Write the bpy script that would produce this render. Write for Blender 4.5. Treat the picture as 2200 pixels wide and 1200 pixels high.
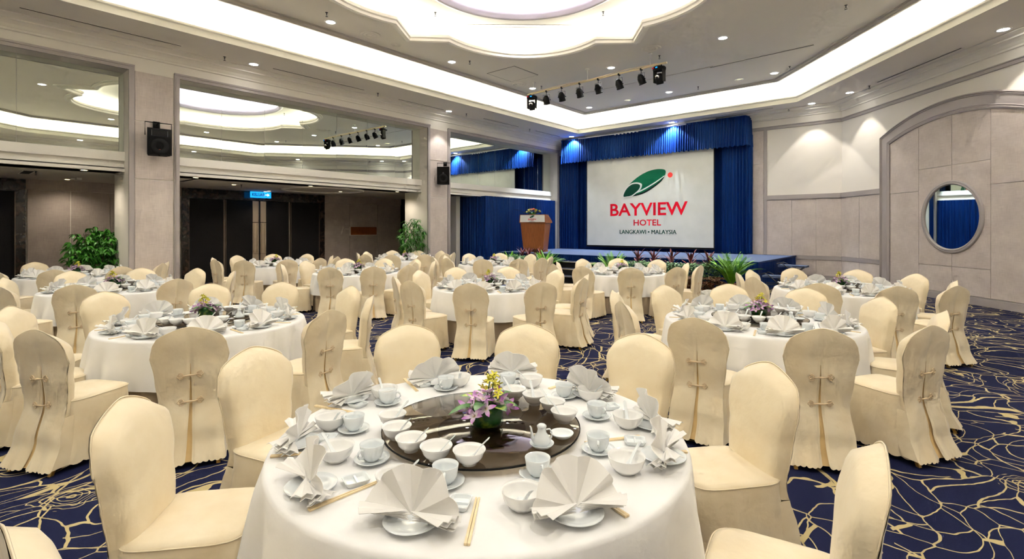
import bpy, bmesh, math, random
from math import sin, cos, pi, radians, sqrt, hypot, atan2
from mathutils import Vector, Matrix
from mathutils.geometry import tessellate_polygon
random.seed(7)
for o in list(bpy.data.objects): bpy.data.objects.remove(o)
SC = bpy.context.scene
COL = SC.collection

# ------------------------------------------------------------------ camera, world, exposure
YAW = 40.675
cam_d = bpy.data.cameras.new('camera'); cam = bpy.data.objects.new('camera', cam_d); COL.objects.link(cam)
cam.location = (0, 0, 1.68); cam.rotation_euler = (pi/2, 0, radians(YAW))
cam_d.sensor_width = 36; cam_d.lens = 1088/2200*36; cam_d.shift_y = -109/2200
cam_d.clip_start = .05; cam_d.clip_end = 100
SC.camera = cam
w = bpy.data.worlds.new('world'); SC.world = w; w.use_nodes = True
w.node_tree.nodes['Background'].inputs[0].default_value = (1, .95, .88, 1)
w.node_tree.nodes['Background'].inputs[1].default_value = 0.0
SC.view_settings.view_transform = 'Standard'; SC.view_settings.look = 'None'
SC.view_settings.gamma = 1; SC.view_settings.use_curve_mapping = False
SC.view_settings.exposure = 1.46
SC.cycles.max_bounces = 7; SC.cycles.diffuse_bounces = 4; SC.cycles.glossy_bounces = 3; SC.cycles.adaptive_threshold = .1; SC.cycles.adaptive_min_samples = 16
SC.cycles.transparent_max_bounces = 8; SC.cycles.transmission_bounces = 4
SC.cycles.caustics_reflective = False; SC.cycles.caustics_refractive = False
SC.cycles.sample_clamp_indirect = 6

WARM = (1.0, .86, .66); NEUT = (1.0, .965, .93); COOL = (.86, .9, 1.0)
P_DOWN = 48       # watts of one downlight
P_WASH = 46
E_COVE = 52       # strength of the cove tubes
E_DOME = 32

# ------------------------------------------------------------------ materials
def mat(name, col, rough=.6, metal=0, spec=.5, **kw):
    m = bpy.data.materials.new(name); m.use_nodes = True
    b = m.node_tree.nodes['Principled BSDF']
    b.inputs['Base Color'].default_value = (*col, 1); b.inputs['Roughness'].default_value = rough
    b.inputs['Metallic'].default_value = metal; b.inputs['Specular IOR Level'].default_value = spec
    for k, v in kw.items():
        k = k.replace('_', ' ')
        b.inputs[k].default_value = v
    return m
def N(m, t, **kw):
    n = m.node_tree.nodes.new(t)
    for k, v in kw.items(): setattr(n, k, v)
    return n
def L(m, a, b): m.node_tree.links.new(a, b)
def noise_col(m, c1, c2, scale, bump=0, detail=3, stretch=None, rough=.5, coord='Object', dist=.01, lo=.3, hi=.7):
    """vary the base colour between two tones and add a little relief"""
    b = m.node_tree.nodes['Principled BSDF']
    tc = N(m, 'ShaderNodeTexCoord'); mp = N(m, 'ShaderNodeMapping'); nz = N(m, 'ShaderNodeTexNoise')
    L(m, tc.outputs[coord], mp.inputs[0]); L(m, mp.outputs[0], nz.inputs['Vector'])
    if stretch: mp.inputs['Scale'].default_value = stretch
    nz.inputs['Scale'].default_value = scale; nz.inputs['Detail'].default_value = detail; nz.inputs['Roughness'].default_value = rough
    cr = N(m, 'ShaderNodeValToRGB'); cr.color_ramp.elements[0].position = lo; cr.color_ramp.elements[1].position = hi
    cr.color_ramp.elements[0].color = (*c1, 1); cr.color_ramp.elements[1].color = (*c2, 1)
    L(m, nz.outputs['Fac'], cr.inputs[0]); L(m, cr.outputs[0], b.inputs['Base Color'])
    if bump:
        bp = N(m, 'ShaderNodeBump'); bp.inputs['Strength'].default_value = bump; bp.inputs['Distance'].default_value = dist
        L(m, nz.outputs['Fac'], bp.inputs['Height']); L(m, bp.outputs[0], b.inputs['Normal'])
    return m
def emit(name, col, s):
    m = bpy.data.materials.new(name); m.use_nodes = True; nt = m.node_tree; nt.nodes.clear()
    e = nt.nodes.new('ShaderNodeEmission'); o = nt.nodes.new('ShaderNodeOutputMaterial')
    e.inputs[0].default_value = (*col, 1); e.inputs[1].default_value = s; nt.links.new(e.outputs[0], o.inputs[0])
    return m

M = {}
M['ceil'] = mat('painted_plaster', (.84, .795, .72), .75)
M['cream'] = mat('cream_paint', (.82, .78, .71), .6)
M['lip'] = mat('cove_paint', (.78, .75, .68), .6)
M['trim'] = mat('grey_trim_paint', (.37, .335, .325), .5)
M['white'] = mat('white_enamel', (.75, .73, .70), .4)
def woven(name, c1, c2):
    m = mat(name, c1, .85, spec=.2); b = m.node_tree.nodes['Principled BSDF']
    tc = N(m, 'ShaderNodeTexCoord')
    mix = None
    outs = []
    for st in ((90, 90, 6), (6, 6, 90), (2.5, 2.5, 2.5)):
        mp = N(m, 'ShaderNodeMapping'); nz = N(m, 'ShaderNodeTexNoise'); mp.inputs['Scale'].default_value = st
        nz.inputs['Scale'].default_value = 1.0; nz.inputs['Detail'].default_value = 3
        L(m, tc.outputs['Object'], mp.inputs[0]); L(m, mp.outputs[0], nz.inputs['Vector']); outs.append(nz.outputs['Fac'])
    a = N(m, 'ShaderNodeMath', operation='ADD'); L(m, outs[0], a.inputs[0]); L(m, outs[1], a.inputs[1])
    a2 = N(m, 'ShaderNodeMath', operation='ADD'); L(m, a.outputs[0], a2.inputs[0]); L(m, outs[2], a2.inputs[1])
    mr = N(m, 'ShaderNodeMapRange'); mr.inputs[1].default_value = 1.15; mr.inputs[2].default_value = 1.85
    L(m, a2.outputs[0], mr.inputs[0])
    mx = N(m, 'ShaderNodeMix', data_type='RGBA'); L(m, mr.outputs[0], mx.inputs['Factor'])
    mx.inputs['A'].default_value = (*c1, 1); mx.inputs['B'].default_value = (*c2, 1)
    L(m, mx.outputs['Result'], b.inputs['Base Color'])
    bp = N(m, 'ShaderNodeBump'); bp.inputs['Strength'].default_value = .25; bp.inputs['Distance'].default_value = .004
    L(m, a.outputs[0], bp.inputs['Height']); L(m, bp.outputs[0], b.inputs['Normal'])
    return m
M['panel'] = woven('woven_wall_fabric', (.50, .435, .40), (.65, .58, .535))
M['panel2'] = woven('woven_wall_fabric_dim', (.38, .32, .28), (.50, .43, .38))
M['marble'] = noise_col(mat('dark_marble', (.02, .012, .01), .15), (.006, .004, .004), (.09, .055, .04), 7, detail=8, lo=.45, hi=.75)
M['door'] = noise_col(mat('black_leather', (.006, .005, .006), .6, spec=.2), (.004, .0035, .004), (.010, .009, .010), 60, .2)
M['brass'] = mat('satin_nickel', (.55, .47, .38), .3, 1)
M['seamline'] = mat('bronze_strip', (.22, .17, .13), .35, .8)
M['black'] = mat('black_plastic', (.006, .006, .006), .7, spec=.2)
M['grille'] = noise_col(mat('speaker_grille', (.006, .006, .006), .9, spec=.1), (.003, .003, .003), (.010, .010, .010), 260)
M['metal'] = mat('dark_metal', (.05, .05, .055), .35, .8)
M['chrome'] = mat('chrome', (.8, .8, .8), .12, 1)
m = bpy.data.materials.new('mirror_glass'); m.use_nodes = True; nt = m.node_tree; nt.nodes.clear()
g = nt.nodes.new('ShaderNodeBsdfGlossy'); g.inputs['Roughness'].default_value = 0; g.inputs[0].default_value = (.84, .90, .82, 1)
nt.links.new(g.outputs[0], nt.nodes.new('ShaderNodeOutputMaterial').inputs[0]); M['mirror'] = m
def satin(name, c1, c2, rough, metal=.35):
    m = mat(name, c1, rough, metal)
    m.node_tree.nodes['Principled BSDF'].inputs['Specular IOR Level'].default_value = .35
    m.node_tree.nodes['Principled BSDF'].inputs['Specular Tint'].default_value = (.25, .5, 1, 1)
    return noise_col(m, c1, c2, 3, 0, stretch=(14, 14, .4))
M['blue'] = satin('blue_satin', (.0002, .008, .06), (.0006, .019, .13), .5, .0)
M['blue_dark'] = satin('navy_satin', (.0003, .008, .06), (.001, .016, .10), .6, .0)
M['stage_carpet'] = noise_col(mat('stage_carpet', (.1, .12, .25), .95), (.065, .095, .19), (.105, .145, .26), 40, .2)
M['screen'] = noise_col(mat('projection_fabric', (.72, .70, .64), .8), (.68, .68, .60), (.74, .735, .66), 2.2)
M['red'] = mat('red_print', (.66, .004, .02), .6, spec=.1); M['coral'] = mat('coral_print', (.95, .07, .06), .6, spec=.1)
M['green'] = mat('green_print', (.003, .12, .055), .6, spec=.1); M['dkgreen'] = mat('dark_green_print', (.004, .05, .028), .6, spec=.1)
M['ink'] = mat('black_print', (.004, .008, .008), .6, spec=.1); M['paper'] = mat('white_print', (.8, .8, .77), .6)
def cloth(name, c1, c2, rough=.55, sheen=.3, bump=.25):
    m = mat(name, c1, rough, spec=.35); b = m.node_tree.nodes['Principled BSDF']
    b.inputs['Sheen Weight'].default_value = sheen; b.inputs['Sheen Roughness'].default_value = .4
    noise_col(m, c1, c2, 5, 0)
    tc = N(m, 'ShaderNodeTexCoord'); nz = N(m, 'ShaderNodeTexNoise'); nz.inputs['Scale'].default_value = 7; nz.inputs['Detail'].default_value = 4
    n2 = N(m, 'ShaderNodeTexNoise'); n2.inputs['Scale'].default_value = 420; n2.inputs['Detail'].default_value = 1
    L(m, tc.outputs['Object'], nz.inputs['Vector']); L(m, tc.outputs['Object'], n2.inputs['Vector'])
    bp = N(m, 'ShaderNodeBump'); bp.inputs['Strength'].default_value = bump; bp.inputs['Distance'].default_value = .03
    b2 = N(m, 'ShaderNodeBump'); b2.inputs['Strength'].default_value = .12; b2.inputs['Distance'].default_value = .001
    L(m, nz.outputs['Fac'], bp.inputs['Height']); L(m, n2.outputs['Fac'], b2.inputs['Height'])
    L(m, bp.outputs[0], b2.inputs['Normal']); L(m, b2.outputs[0], b.inputs['Normal'])
    return m
M['cover'] = cloth('champagne_satin', (.82, .69, .47), (.89, .79, .59), .5, bump=.3)
M['cover_in'] = cloth('champagne_lining', (.70, .48, .20), (.78, .56, .27), .55)
M['cord'] = mat('champagne_cord', (.80, .62, .40), .5)
M['linen'] = cloth('white_linen', (.88, .875, .865), (.92, .915, .905), .7, .2, .12)
M['napkin'] = m = cloth('napkin_linen', (.95, .935, .90), (.97, .96, .93), .7, .2, .04)
tl = N(m, 'ShaderNodeBsdfTranslucent'); tl.inputs[0].default_value = (.97, .90, .78, 1); mm = N(m, 'ShaderNodeMixShader'); mm.inputs[0].default_value = .12
ou = m.node_tree.nodes['Material Output']; L(m, m.node_tree.nodes['Principled BSDF'].outputs[0], mm.inputs[1]); L(m, tl.outputs[0], mm.inputs[2]); L(m, mm.outputs[0], ou.inputs['Surface'])
M['skirt'] = cloth('beige_underskirt', (.50, .40, .28), (.56, .46, .33), .7, .1)
M['gold_leg'] = mat('gold_painted_leg', (.42, .25, .06), .35, .6)
M['porcelain'] = mat('white_porcelain', (.90, .895, .87), .12, spec=.6)
M['porc_blue'] = mat('bluish_porcelain', (.80, .84, .85), .10, spec=.6)
M['wood_stick'] = noise_col(mat('bamboo', (.85, .68, .40), .5), (.80, .62, .34), (.90, .74, .47), 30, stretch=(1, 1, 1))
M['podium'] = noise_col(mat('cherry_veneer', (.25, .07, .014), .35), (.20, .055, .010), (.31, .09, .020), 4, detail=5, stretch=(9, 9, .7))
m = bpy.data.materials.new('smoked_glass'); m.use_nodes = True; nt = m.node_tree; nt.nodes.clear()
t = nt.nodes.new('ShaderNodeBsdfTransparent'); t.inputs[0].default_value = (.52, .47, .40, 1)
g = nt.nodes.new('ShaderNodeBsdfGlossy'); g.inputs['Roughness'].default_value = .015
f = nt.nodes.new('ShaderNodeFresnel'); f.inputs[0].default_value = 1.6
mx = nt.nodes.new('ShaderNodeMixShader'); o = nt.nodes.new('ShaderNodeOutputMaterial')
ge = nt.nodes.new('ShaderNodeNewGeometry'); su = nt.nodes.new('ShaderNodeMath'); su.operation = 'SUBTRACT'; su.inputs[0].default_value = 1; mu = nt.nodes.new('ShaderNodeMath'); mu.operation = 'MULTIPLY'
nt.links.new(ge.outputs['Backfacing'], su.inputs[1]); nt.links.new(f.outputs[0], mu.inputs[0]); nt.links.new(su.outputs[0], mu.inputs[1])
nt.links.new(mu.outputs[0], mx.inputs[0]); nt.links.new(t.outputs[0], mx.inputs[1]); nt.links.new(g.outputs[0], mx.inputs[2]); nt.links.new(mx.outputs[0], o.inputs[0]); M['smoked'] = m
m = bpy.data.materials.new('clear_glass'); m.use_nodes = True; nt = m.node_tree; nt.nodes.clear()
t = nt.nodes.new('ShaderNodeBsdfTransparent'); t.inputs[0].default_value = (.86, .9, .88, 1)
g = nt.nodes.new('ShaderNodeBsdfGlossy'); g.inputs['Roughness'].default_value = .02
f = nt.nodes.new('ShaderNodeFresnel'); f.inputs[0].default_value = 1.5
mx = nt.nodes.new('ShaderNodeMixShader'); o = nt.nodes.new('ShaderNodeOutputMaterial')
ge = nt.nodes.new('ShaderNodeNewGeometry'); su = nt.nodes.new('ShaderNodeMath'); su.operation = 'SUBTRACT'; su.inputs[0].default_value = 1; mu = nt.nodes.new('ShaderNodeMath'); mu.operation = 'MULTIPLY'
nt.links.new(ge.outputs['Backfacing'], su.inputs[1]); nt.links.new(f.outputs[0], mu.inputs[0]); nt.links.new(su.outputs[0], mu.inputs[1])
nt.links.new(mu.outputs[0], mx.inputs[0]); nt.links.new(t.outputs[0], mx.inputs[1]); nt.links.new(g.outputs[0], mx.inputs[2]); nt.links.new(mx.outputs[0], o.inputs[0]); M['glass'] = m
def petal(name, c1, c2):
    m = mat(name, c1, .5); b = m.node_tree.nodes['Principled BSDF']
    b.inputs['Subsurface Weight'].default_value = 0
    noise_col(m, c1, c2, 38, 0, lo=.35, hi=.6); return m
M['orchid'] = m = mat('orchid_petal', (.6, .3, .6), .5)
tc = N(m, 'ShaderNodeTexCoord'); vl = N(m, 'ShaderNodeVectorMath', operation='LENGTH'); ml = N(m, 'ShaderNodeMath', operation='MULTIPLY'); ml.inputs[1].default_value = 1/.044
cr = N(m, 'ShaderNodeValToRGB'); L(m, tc.outputs['Object'], vl.inputs[0]); L(m, vl.outputs['Value'], ml.inputs[0]); L(m, ml.outputs[0], cr.inputs[0]); L(m, cr.outputs[0], m.node_tree.nodes['Principled BSDF'].inputs['Base Color'])
e_ = cr.color_ramp.elements; e_[0].position = 0; e_[0].color = (.85, .75, .35, 1); e_[1].position = 1; e_[1].color = (.50, .14, .55, 1)
for p_, c_ in ((.2, (.90, .82, .86, 1)), (.45, (.78, .52, .80, 1)), (.72, (.56, .20, .60, 1))): q_ = e_.new(p_); q_.color = c_
M['orchid_y'] = petal('yellow_petal', (.62, .60, .04), (.75, .68, .08))
M['flower_r'] = petal('orange_petal', (.75, .10, .02), (.85, .25, .04))
M['flower_w'] = petal('white_petal', (.8, .8, .7), (.75, .78, .5))
M['leaf'] = noise_col(mat('green_leaf', (.02, .12, .015), .35), (.012, .085, .012), (.05, .20, .02), 14)
M['leaf_y'] = noise_col(mat('variegated_leaf', (.03, .14, .02), .35), (.015, .12, .015), (.40, .52, .06), 30, lo=.52, hi=.68)
M['palm'] = noise_col(mat('palm_leaf', (.06, .28, .02), .4), (.09, .36, .015), (.36, .66, .06), 9)
M['shrub'] = noise_col(mat('shrub_leaf', (.05, .16, .04), .45), (.05, .19, .03), (.28, .46, .20), 16)
M['purple'] = noise_col(mat('purple_leaf', (.10, .02, .03), .4), (.09, .018, .03), (.30, .08, .09), 12)
M['croton'] = noise_col(mat('brown_leaf', (.10, .04, .015), .5), (.10, .04, .015), (.34, .17, .07), 14)
M['ficus'] = noise_col(mat('ficus_leaf', (.02, .12, .01), .35), (.012, .09, .008), (.08, .32, .03), 6)
M['bark'] = mat('bark', (.12, .07, .03), .8); M['pot'] = mat('terracotta', (.25, .1, .05), .7)
M['stone'] = noise_col(mat('white_stone', (.6, .58, .5), .8), (.45, .43, .36), (.75, .73, .66), 9, .4)
M['lamp'] = emit('downlight_glow', (1, .97, .92), 14)
M['lamp_warm'] = emit('warm_downlight_glow', (1, .82, .42), 7)
M['lamp_off'] = mat('downlight_reflector', (.8, .8, .75), .2, .5)
M['sign_blue'] = emit('exit_sign_glow', (.01, .26, .75), .8)
M['sign_ink'] = mat('exit_sign_letters', (.0, .03, .08), .5); M['sign_w'] = emit('exit_sign_white', (.75, .9, 1), 1.2)
M['tube'] = emit('cove_tube', (1.0, .99, .86), E_COVE); M['tube_dome'] = emit('dome_tube', (1.0, .97, .85), E_DOME)
M['tube_in'] = emit('inner_dome_tube', (.93, .90, 1.0), E_DOME*1.1)
M['dark'] = mat('recess_dark', (.03, .028, .025), .8)

# carpet: navy with a gold line drawing of overlapping petals
m = mat('patterned_carpet', (.01, .015, .07), .95, spec=.1); b = m.node_tree.nodes['Principled BSDF']
tc = N(m, 'ShaderNodeTexCoord')
nz = N(m, 'ShaderNodeTexNoise'); nz.inputs['Scale'].default_value = 1.5; nz.inputs['Detail'].default_value = 0
L(m, tc.outputs['Object'], nz.inputs['Vector'])
sub = N(m, 'ShaderNodeVectorMath', operation='SUBTRACT'); L(m, nz.outputs['Color'], sub.inputs[0]); sub.inputs[1].default_value = (.5, .5, .5)
sc_ = N(m, 'ShaderNodeVectorMath', operation='SCALE'); L(m, sub.outputs[0], sc_.inputs[0]); sc_.inputs['Scale'].default_value = .9
ad = N(m, 'ShaderNodeVectorMath', operation='ADD'); L(m, tc.outputs['Object'], ad.inputs[0]); L(m, sc_.outputs[0], ad.inputs[1])
# fine waviness
n3 = N(m, 'ShaderNodeTexNoise'); n3.inputs['Scale'].default_value = 9; n3.inputs['Detail'].default_value = 1
L(m, tc.outputs['Object'], n3.inputs['Vector'])
sub3 = N(m, 'ShaderNodeVectorMath', operation='SUBTRACT'); L(m, n3.outputs['Color'], sub3.inputs[0]); sub3.inputs[1].default_value = (.5, .5, .5)
sc3 = N(m, 'ShaderNodeVectorMath', operation='SCALE'); L(m, sub3.outputs[0], sc3.inputs[0]); sc3.inputs['Scale'].default_value = .045
ad3 = N(m, 'ShaderNodeVectorMath', operation='ADD'); L(m, ad.outputs[0], ad3.inputs[0]); L(m, sc3.outputs[0], ad3.inputs[1])
def edge(scale, width, off):
    mp = N(m, 'ShaderNodeMapping'); mp.inputs['Location'].default_value = (off, off*.7, 0); mp.inputs['Scale'].default_value = (1, .72, 0)
    L(m, ad3.outputs[0], mp.inputs[0])
    v = N(m, 'ShaderNodeTexVoronoi', feature='DISTANCE_TO_EDGE'); v.inputs['Scale'].default_value = scale
    L(m, mp.outputs[0], v.inputs['Vector'])
    c = N(m, 'ShaderNodeMath', operation='LESS_THAN'); L(m, v.outputs['Distance'], c.inputs[0]); c.inputs[1].default_value = width*scale
    return c.outputs[0]
e1 = edge(3.7, .0048, 0)
e2 = edge(2.6, .0042, 4.3)
# rosettes: closely nested rings in some places
vr = N(m, 'ShaderNodeTexVoronoi', feature='F1'); vr.inputs['Scale'].default_value = .95; L(m, ad3.outputs[0], vr.inputs['Vector'])
mul = N(m, 'ShaderNodeMath', operation='MULTIPLY'); L(m, vr.outputs['Distance'], mul.inputs[0]); mul.inputs[1].default_value = 24
nr = N(m, 'ShaderNodeMath', operation='MULTIPLY'); L(m, n3.outputs['Fac'], nr.inputs[0]); nr.inputs[1].default_value = 2.5
addr = N(m, 'ShaderNodeMath', operation='ADD'); L(m, mul.outputs[0], addr.inputs[0]); L(m, nr.outputs[0], addr.inputs[1])
fr = N(m, 'ShaderNodeMath', operation='FRACT'); L(m, addr.outputs[0], fr.inputs[0])
lt = N(m, 'ShaderNodeMath', operation='LESS_THAN'); L(m, fr.outputs[0], lt.inputs[0]); lt.inputs[1].default_value = .20
near = N(m, 'ShaderNodeMath', operation='LESS_THAN'); L(m, vr.outputs['Distance'], near.inputs[0]); near.inputs[1].default_value = .23
ros = N(m, 'ShaderNodeMath', operation='MULTIPLY'); L(m, lt.outputs[0], ros.inputs[0]); L(m, near.outputs[0], ros.inputs[1])
# second line set only in patches
nm = N(m, 'ShaderNodeTexNoise'); nm.inputs['Scale'].default_value = .9; L(m, tc.outputs['Object'], nm.inputs['Vector'])
gt = N(m, 'ShaderNodeMath', operation='GREATER_THAN'); L(m, nm.outputs['Fac'], gt.inputs[0]); gt.inputs[1].default_value = .42
e2m = N(m, 'ShaderNodeMath', operation='MULTIPLY'); L(m, e2, e2m.inputs[0]); L(m, gt.outputs[0], e2m.inputs[1])
mx1 = N(m, 'ShaderNodeMath', operation='MAXIMUM'); L(m, e1, mx1.inputs[0]); L(m, e2m.outputs[0], mx1.inputs[1])
mx2 = N(m, 'ShaderNodeMath', operation='MAXIMUM'); L(m, mx1.outputs[0], mx2.inputs[0]); L(m, ros.outputs[0], mx2.inputs[1])
pile = N(m, 'ShaderNodeTexNoise'); pile.inputs['Scale'].default_value = 260; L(m, tc.outputs['Object'], pile.inputs['Vector'])
navy = N(m, 'ShaderNodeMix', data_type='RGBA'); L(m, pile.outputs['Fac'], navy.inputs['Factor'])
navy.inputs['A'].default_value = (.006, .008, .035, 1); navy.inputs['B'].default_value = (.014, .018, .058, 1)
cm = N(m, 'ShaderNodeMix', data_type='RGBA'); L(m, mx2.outputs[0], cm.inputs['Factor'])
L(m, navy.outputs['Result'], cm.inputs['A']); cm.inputs['B'].default_value = (.50, .41, .21, 1)
L(m, cm.outputs['Result'], b.inputs['Base Color'])
bp = N(m, 'ShaderNodeBump'); bp.inputs['Strength'].default_value = .35; bp.inputs['Distance'].default_value = .004
L(m, pile.outputs['Fac'], bp.inputs['Height']); L(m, bp.outputs[0], b.inputs['Normal'])
M['carpet'] = m

# ------------------------------------------------------------------ mesh builder
class MB:
    def __init__(s): s.v = []; s.f = []; s.m = []; s.cur = 0
    def add(s, vs, fs):
        k = len(s.v); s.v += [tuple(v) for v in vs]
        for f in fs: s.f.append([i+k for i in f]); s.m.append(s.cur)
        return s
    def box(s, x0, x1, y0, y1, z0, z1, R=None):
        vs = [Vector((x, y, z)) for z in (z0, z1) for x, y in ((x0, y0), (x1, y0), (x1, y1), (x0, y1))]
        if R: vs = [R @ v for v in vs]
        return s.add(vs, [(0, 3, 2, 1), (4, 5, 6, 7), (0, 1, 5, 4), (1, 2, 6, 5), (2, 3, 7, 6), (3, 0, 4, 7)])
    def grid(s, pts, closed_u=False, closed_v=False):
        nv = len(pts); nu = len(pts[0]); k = len(s.v)
        for row in pts: s.v += [tuple(p) for p in row]
        for j in range(nv if closed_v else nv-1):
            for i in range(nu if closed_u else nu-1):
                a, b_ = i, (i+1) % nu; c, d = j, (j+1) % nv
                s.f.append([k+c*nu+a, k+c*nu+b_, k+d*nu+b_, k+d*nu+a]); s.m.append(s.cur)
        return s
    def ngon(s, pts, flip=False):
        k = len(s.v); s.v += [tuple(p) for p in pts]; f = list(range(k, k+len(pts)))
        s.f.append(f[::-1] if flip else f); s.m.append(s.cur); return s
    def lathe(s, prof, n=24, c=(0, 0, 0), R=None):
        rows = []
        for r, z in prof:
            row = [Vector((r*cos(2*pi*i/n), r*sin(2*pi*i/n), z)) for i in range(n)]
            if R: row = [R @ p for p in row]
            rows.append([p+Vector(c) for p in row])
        return s.grid(rows, closed_u=True)
    def tube(s, path, r, n=6, closed=False, cap=True):
        P = [Vector(p) for p in path]; rows = []; m_ = len(P); up = Vector((0, 0, 1))
        for i, p in enumerate(P):
            if closed: t = P[(i+1) % m_]-P[i-1]
            else: t = P[min(i+1, m_-1)]-P[max(i-1, 0)]
            if t.length < 1e-9: t = Vector((0, 0, 1))
            t.normalize(); a = t.cross(up)
            if a.length < .05: a = t.cross(Vector((1, 0, 0)))
            a.normalize(); b_ = t.cross(a); rr = r[i] if isinstance(r, (list, tuple)) else r
            rows.append([p+a*rr*cos(2*pi*k/n)+b_*rr*sin(2*pi*k/n) for k in range(n)])
        s.grid(rows, closed_u=True, closed_v=closed)
        if cap and not closed: s.ngon(rows[0]); s.ngon(rows[-1], True)
        return s
    def mesh(s, name, mats, smooth=True, thick=0, angle=None):
        me = bpy.data.meshes.new(name); me.from_pydata(s.v, [], s.f)
        mats = mats if isinstance(mats, (list, tuple)) else [mats]
        for m_ in mats: me.materials.append(m_)
        bm = bmesh.new(); bm.from_mesh(me)
        for i, f in enumerate(bm.faces): f.material_index = s.m[i]; f.smooth = smooth
        if thick: bmesh.ops.solidify(bm, geom=bm.faces[:], thickness=thick)
        bmesh.ops.recalc_face_normals(bm, faces=bm.faces[:])
        if angle is not None:
            for e in bm.edges:
                if len(e.link_faces) == 2 and e.calc_face_angle(0) > radians(angle): e.smooth = False
        bm.to_mesh(me); bm.free(); return me
    def build(s, name, mats, parent=None, smooth=True, **kw):
        return link(name, s.mesh(name, mats, smooth, **kw), parent)
def link(name, data, parent=None, loc=None, rot=None):
    o = bpy.data.objects.new(name, data); COL.objects.link(o)
    if parent: o.parent = parent
    if loc: o.location = loc
    if rot is not None: o.rotation_euler = rot if isinstance(rot, (tuple, list)) else (0, 0, rot)
    return o
def tag(o, label=None, cat=None, group=None, kind=None):
    if label: o['label'] = label
    if cat: o['category'] = cat
    if group: o['group'] = group
    if kind: o['kind'] = kind
    return o
def empty(name, loc=(0, 0, 0), rz=0, label=None, cat=None, group=None, kind=None):
    o = bpy.data.objects.new(name, None); COL.objects.link(o); o.location = loc; o.rotation_euler = (0, 0, rz)
    o.empty_display_size = .1
    return tag(o, label, cat, group, kind)
def struct(o): o['kind'] = 'structure'; return o
def copy_tree(o, parent=None):
    c = o.copy(); COL.objects.link(c); c.parent = parent
    for k in KIDS.get(o.name, []): copy_tree(k, c)
    return c
KIDS = {}
def kids(root):
    """remember the children of a prototype once, so copying is quick"""
    for o in [root]+list(root.children_recursive):
        KIDS[o.name] = [c for c in o.children]
    return root
def put(proto, loc, rz=0, label=None, cat=None, group=None, first=[set()]):
    if proto.name not in first[0]: first[0].add(proto.name); o = proto
    else: o = copy_tree(proto)
    o.location = loc; o.rotation_euler = rz if isinstance(rz, (tuple, list)) else (0, 0, rz)
    return tag(o, label, cat, group)
def offset(path, d, closed=True):
    """move a 2D polyline sideways by d (left of its direction) with mitred corners"""
    n = len(path); out = []
    for i in range(n):
        p = Vector(path[i]); a = Vector(path[i-1]) if (closed or i > 0) else None; b_ = Vector(path[(i+1) % n]) if (closed or i < n-1) else None
        d1 = (p-a).normalized() if a is not None and (p-a).length > 1e-6 else None
        d2 = (b_-p).normalized() if b_ is not None and (b_-p).length > 1e-6 else None
        if d1 is None: d1 = d2
        if d2 is None: d2 = d1
        n1 = Vector((-d1.y, d1.x)); n2 = Vector((-d2.y, d2.x)); m_ = (n1+n2)
        if m_.length < 1e-6: m_ = n1
        m_.normalize(); k = m_.dot(n1); out.append(tuple(p+m_*d/max(k, .3)))
    return out
def sweep(mb, path, prof, closed=True):
    """profile of (sideways, z) swept along a 2D path"""
    rows = []
    for d, z in prof: rows.append([(x, y, z) for x, y in offset(path, d, closed)])
    mb.grid(rows, closed_u=closed); return mb
def poly(mb, loops, z):
    tr = tessellate_polygon([[Vector((x, y, 0)) for x, y in l] for l in loops])
    vs = [(x, y, z) for l in loops for x, y in l]; mb.add(vs, tr); return mb
def spot(parent, loc, power, size=110, blend=.5, col=NEUT, rad=.06, aim=None, name='bulb'):
    d = bpy.data.lights.new(name, 'SPOT'); d.energy = power; d.spot_size = radians(size); d.spot_blend = blend; d.color = col; d.shadow_soft_size = rad
    o = bpy.data.objects.new(name, d); COL.objects.link(o); o.location = loc
    if aim is not None: o.rotation_euler = (Vector(aim)-Vector(loc)).to_track_quat('-Z', 'Y').to_euler()
    return o

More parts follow.
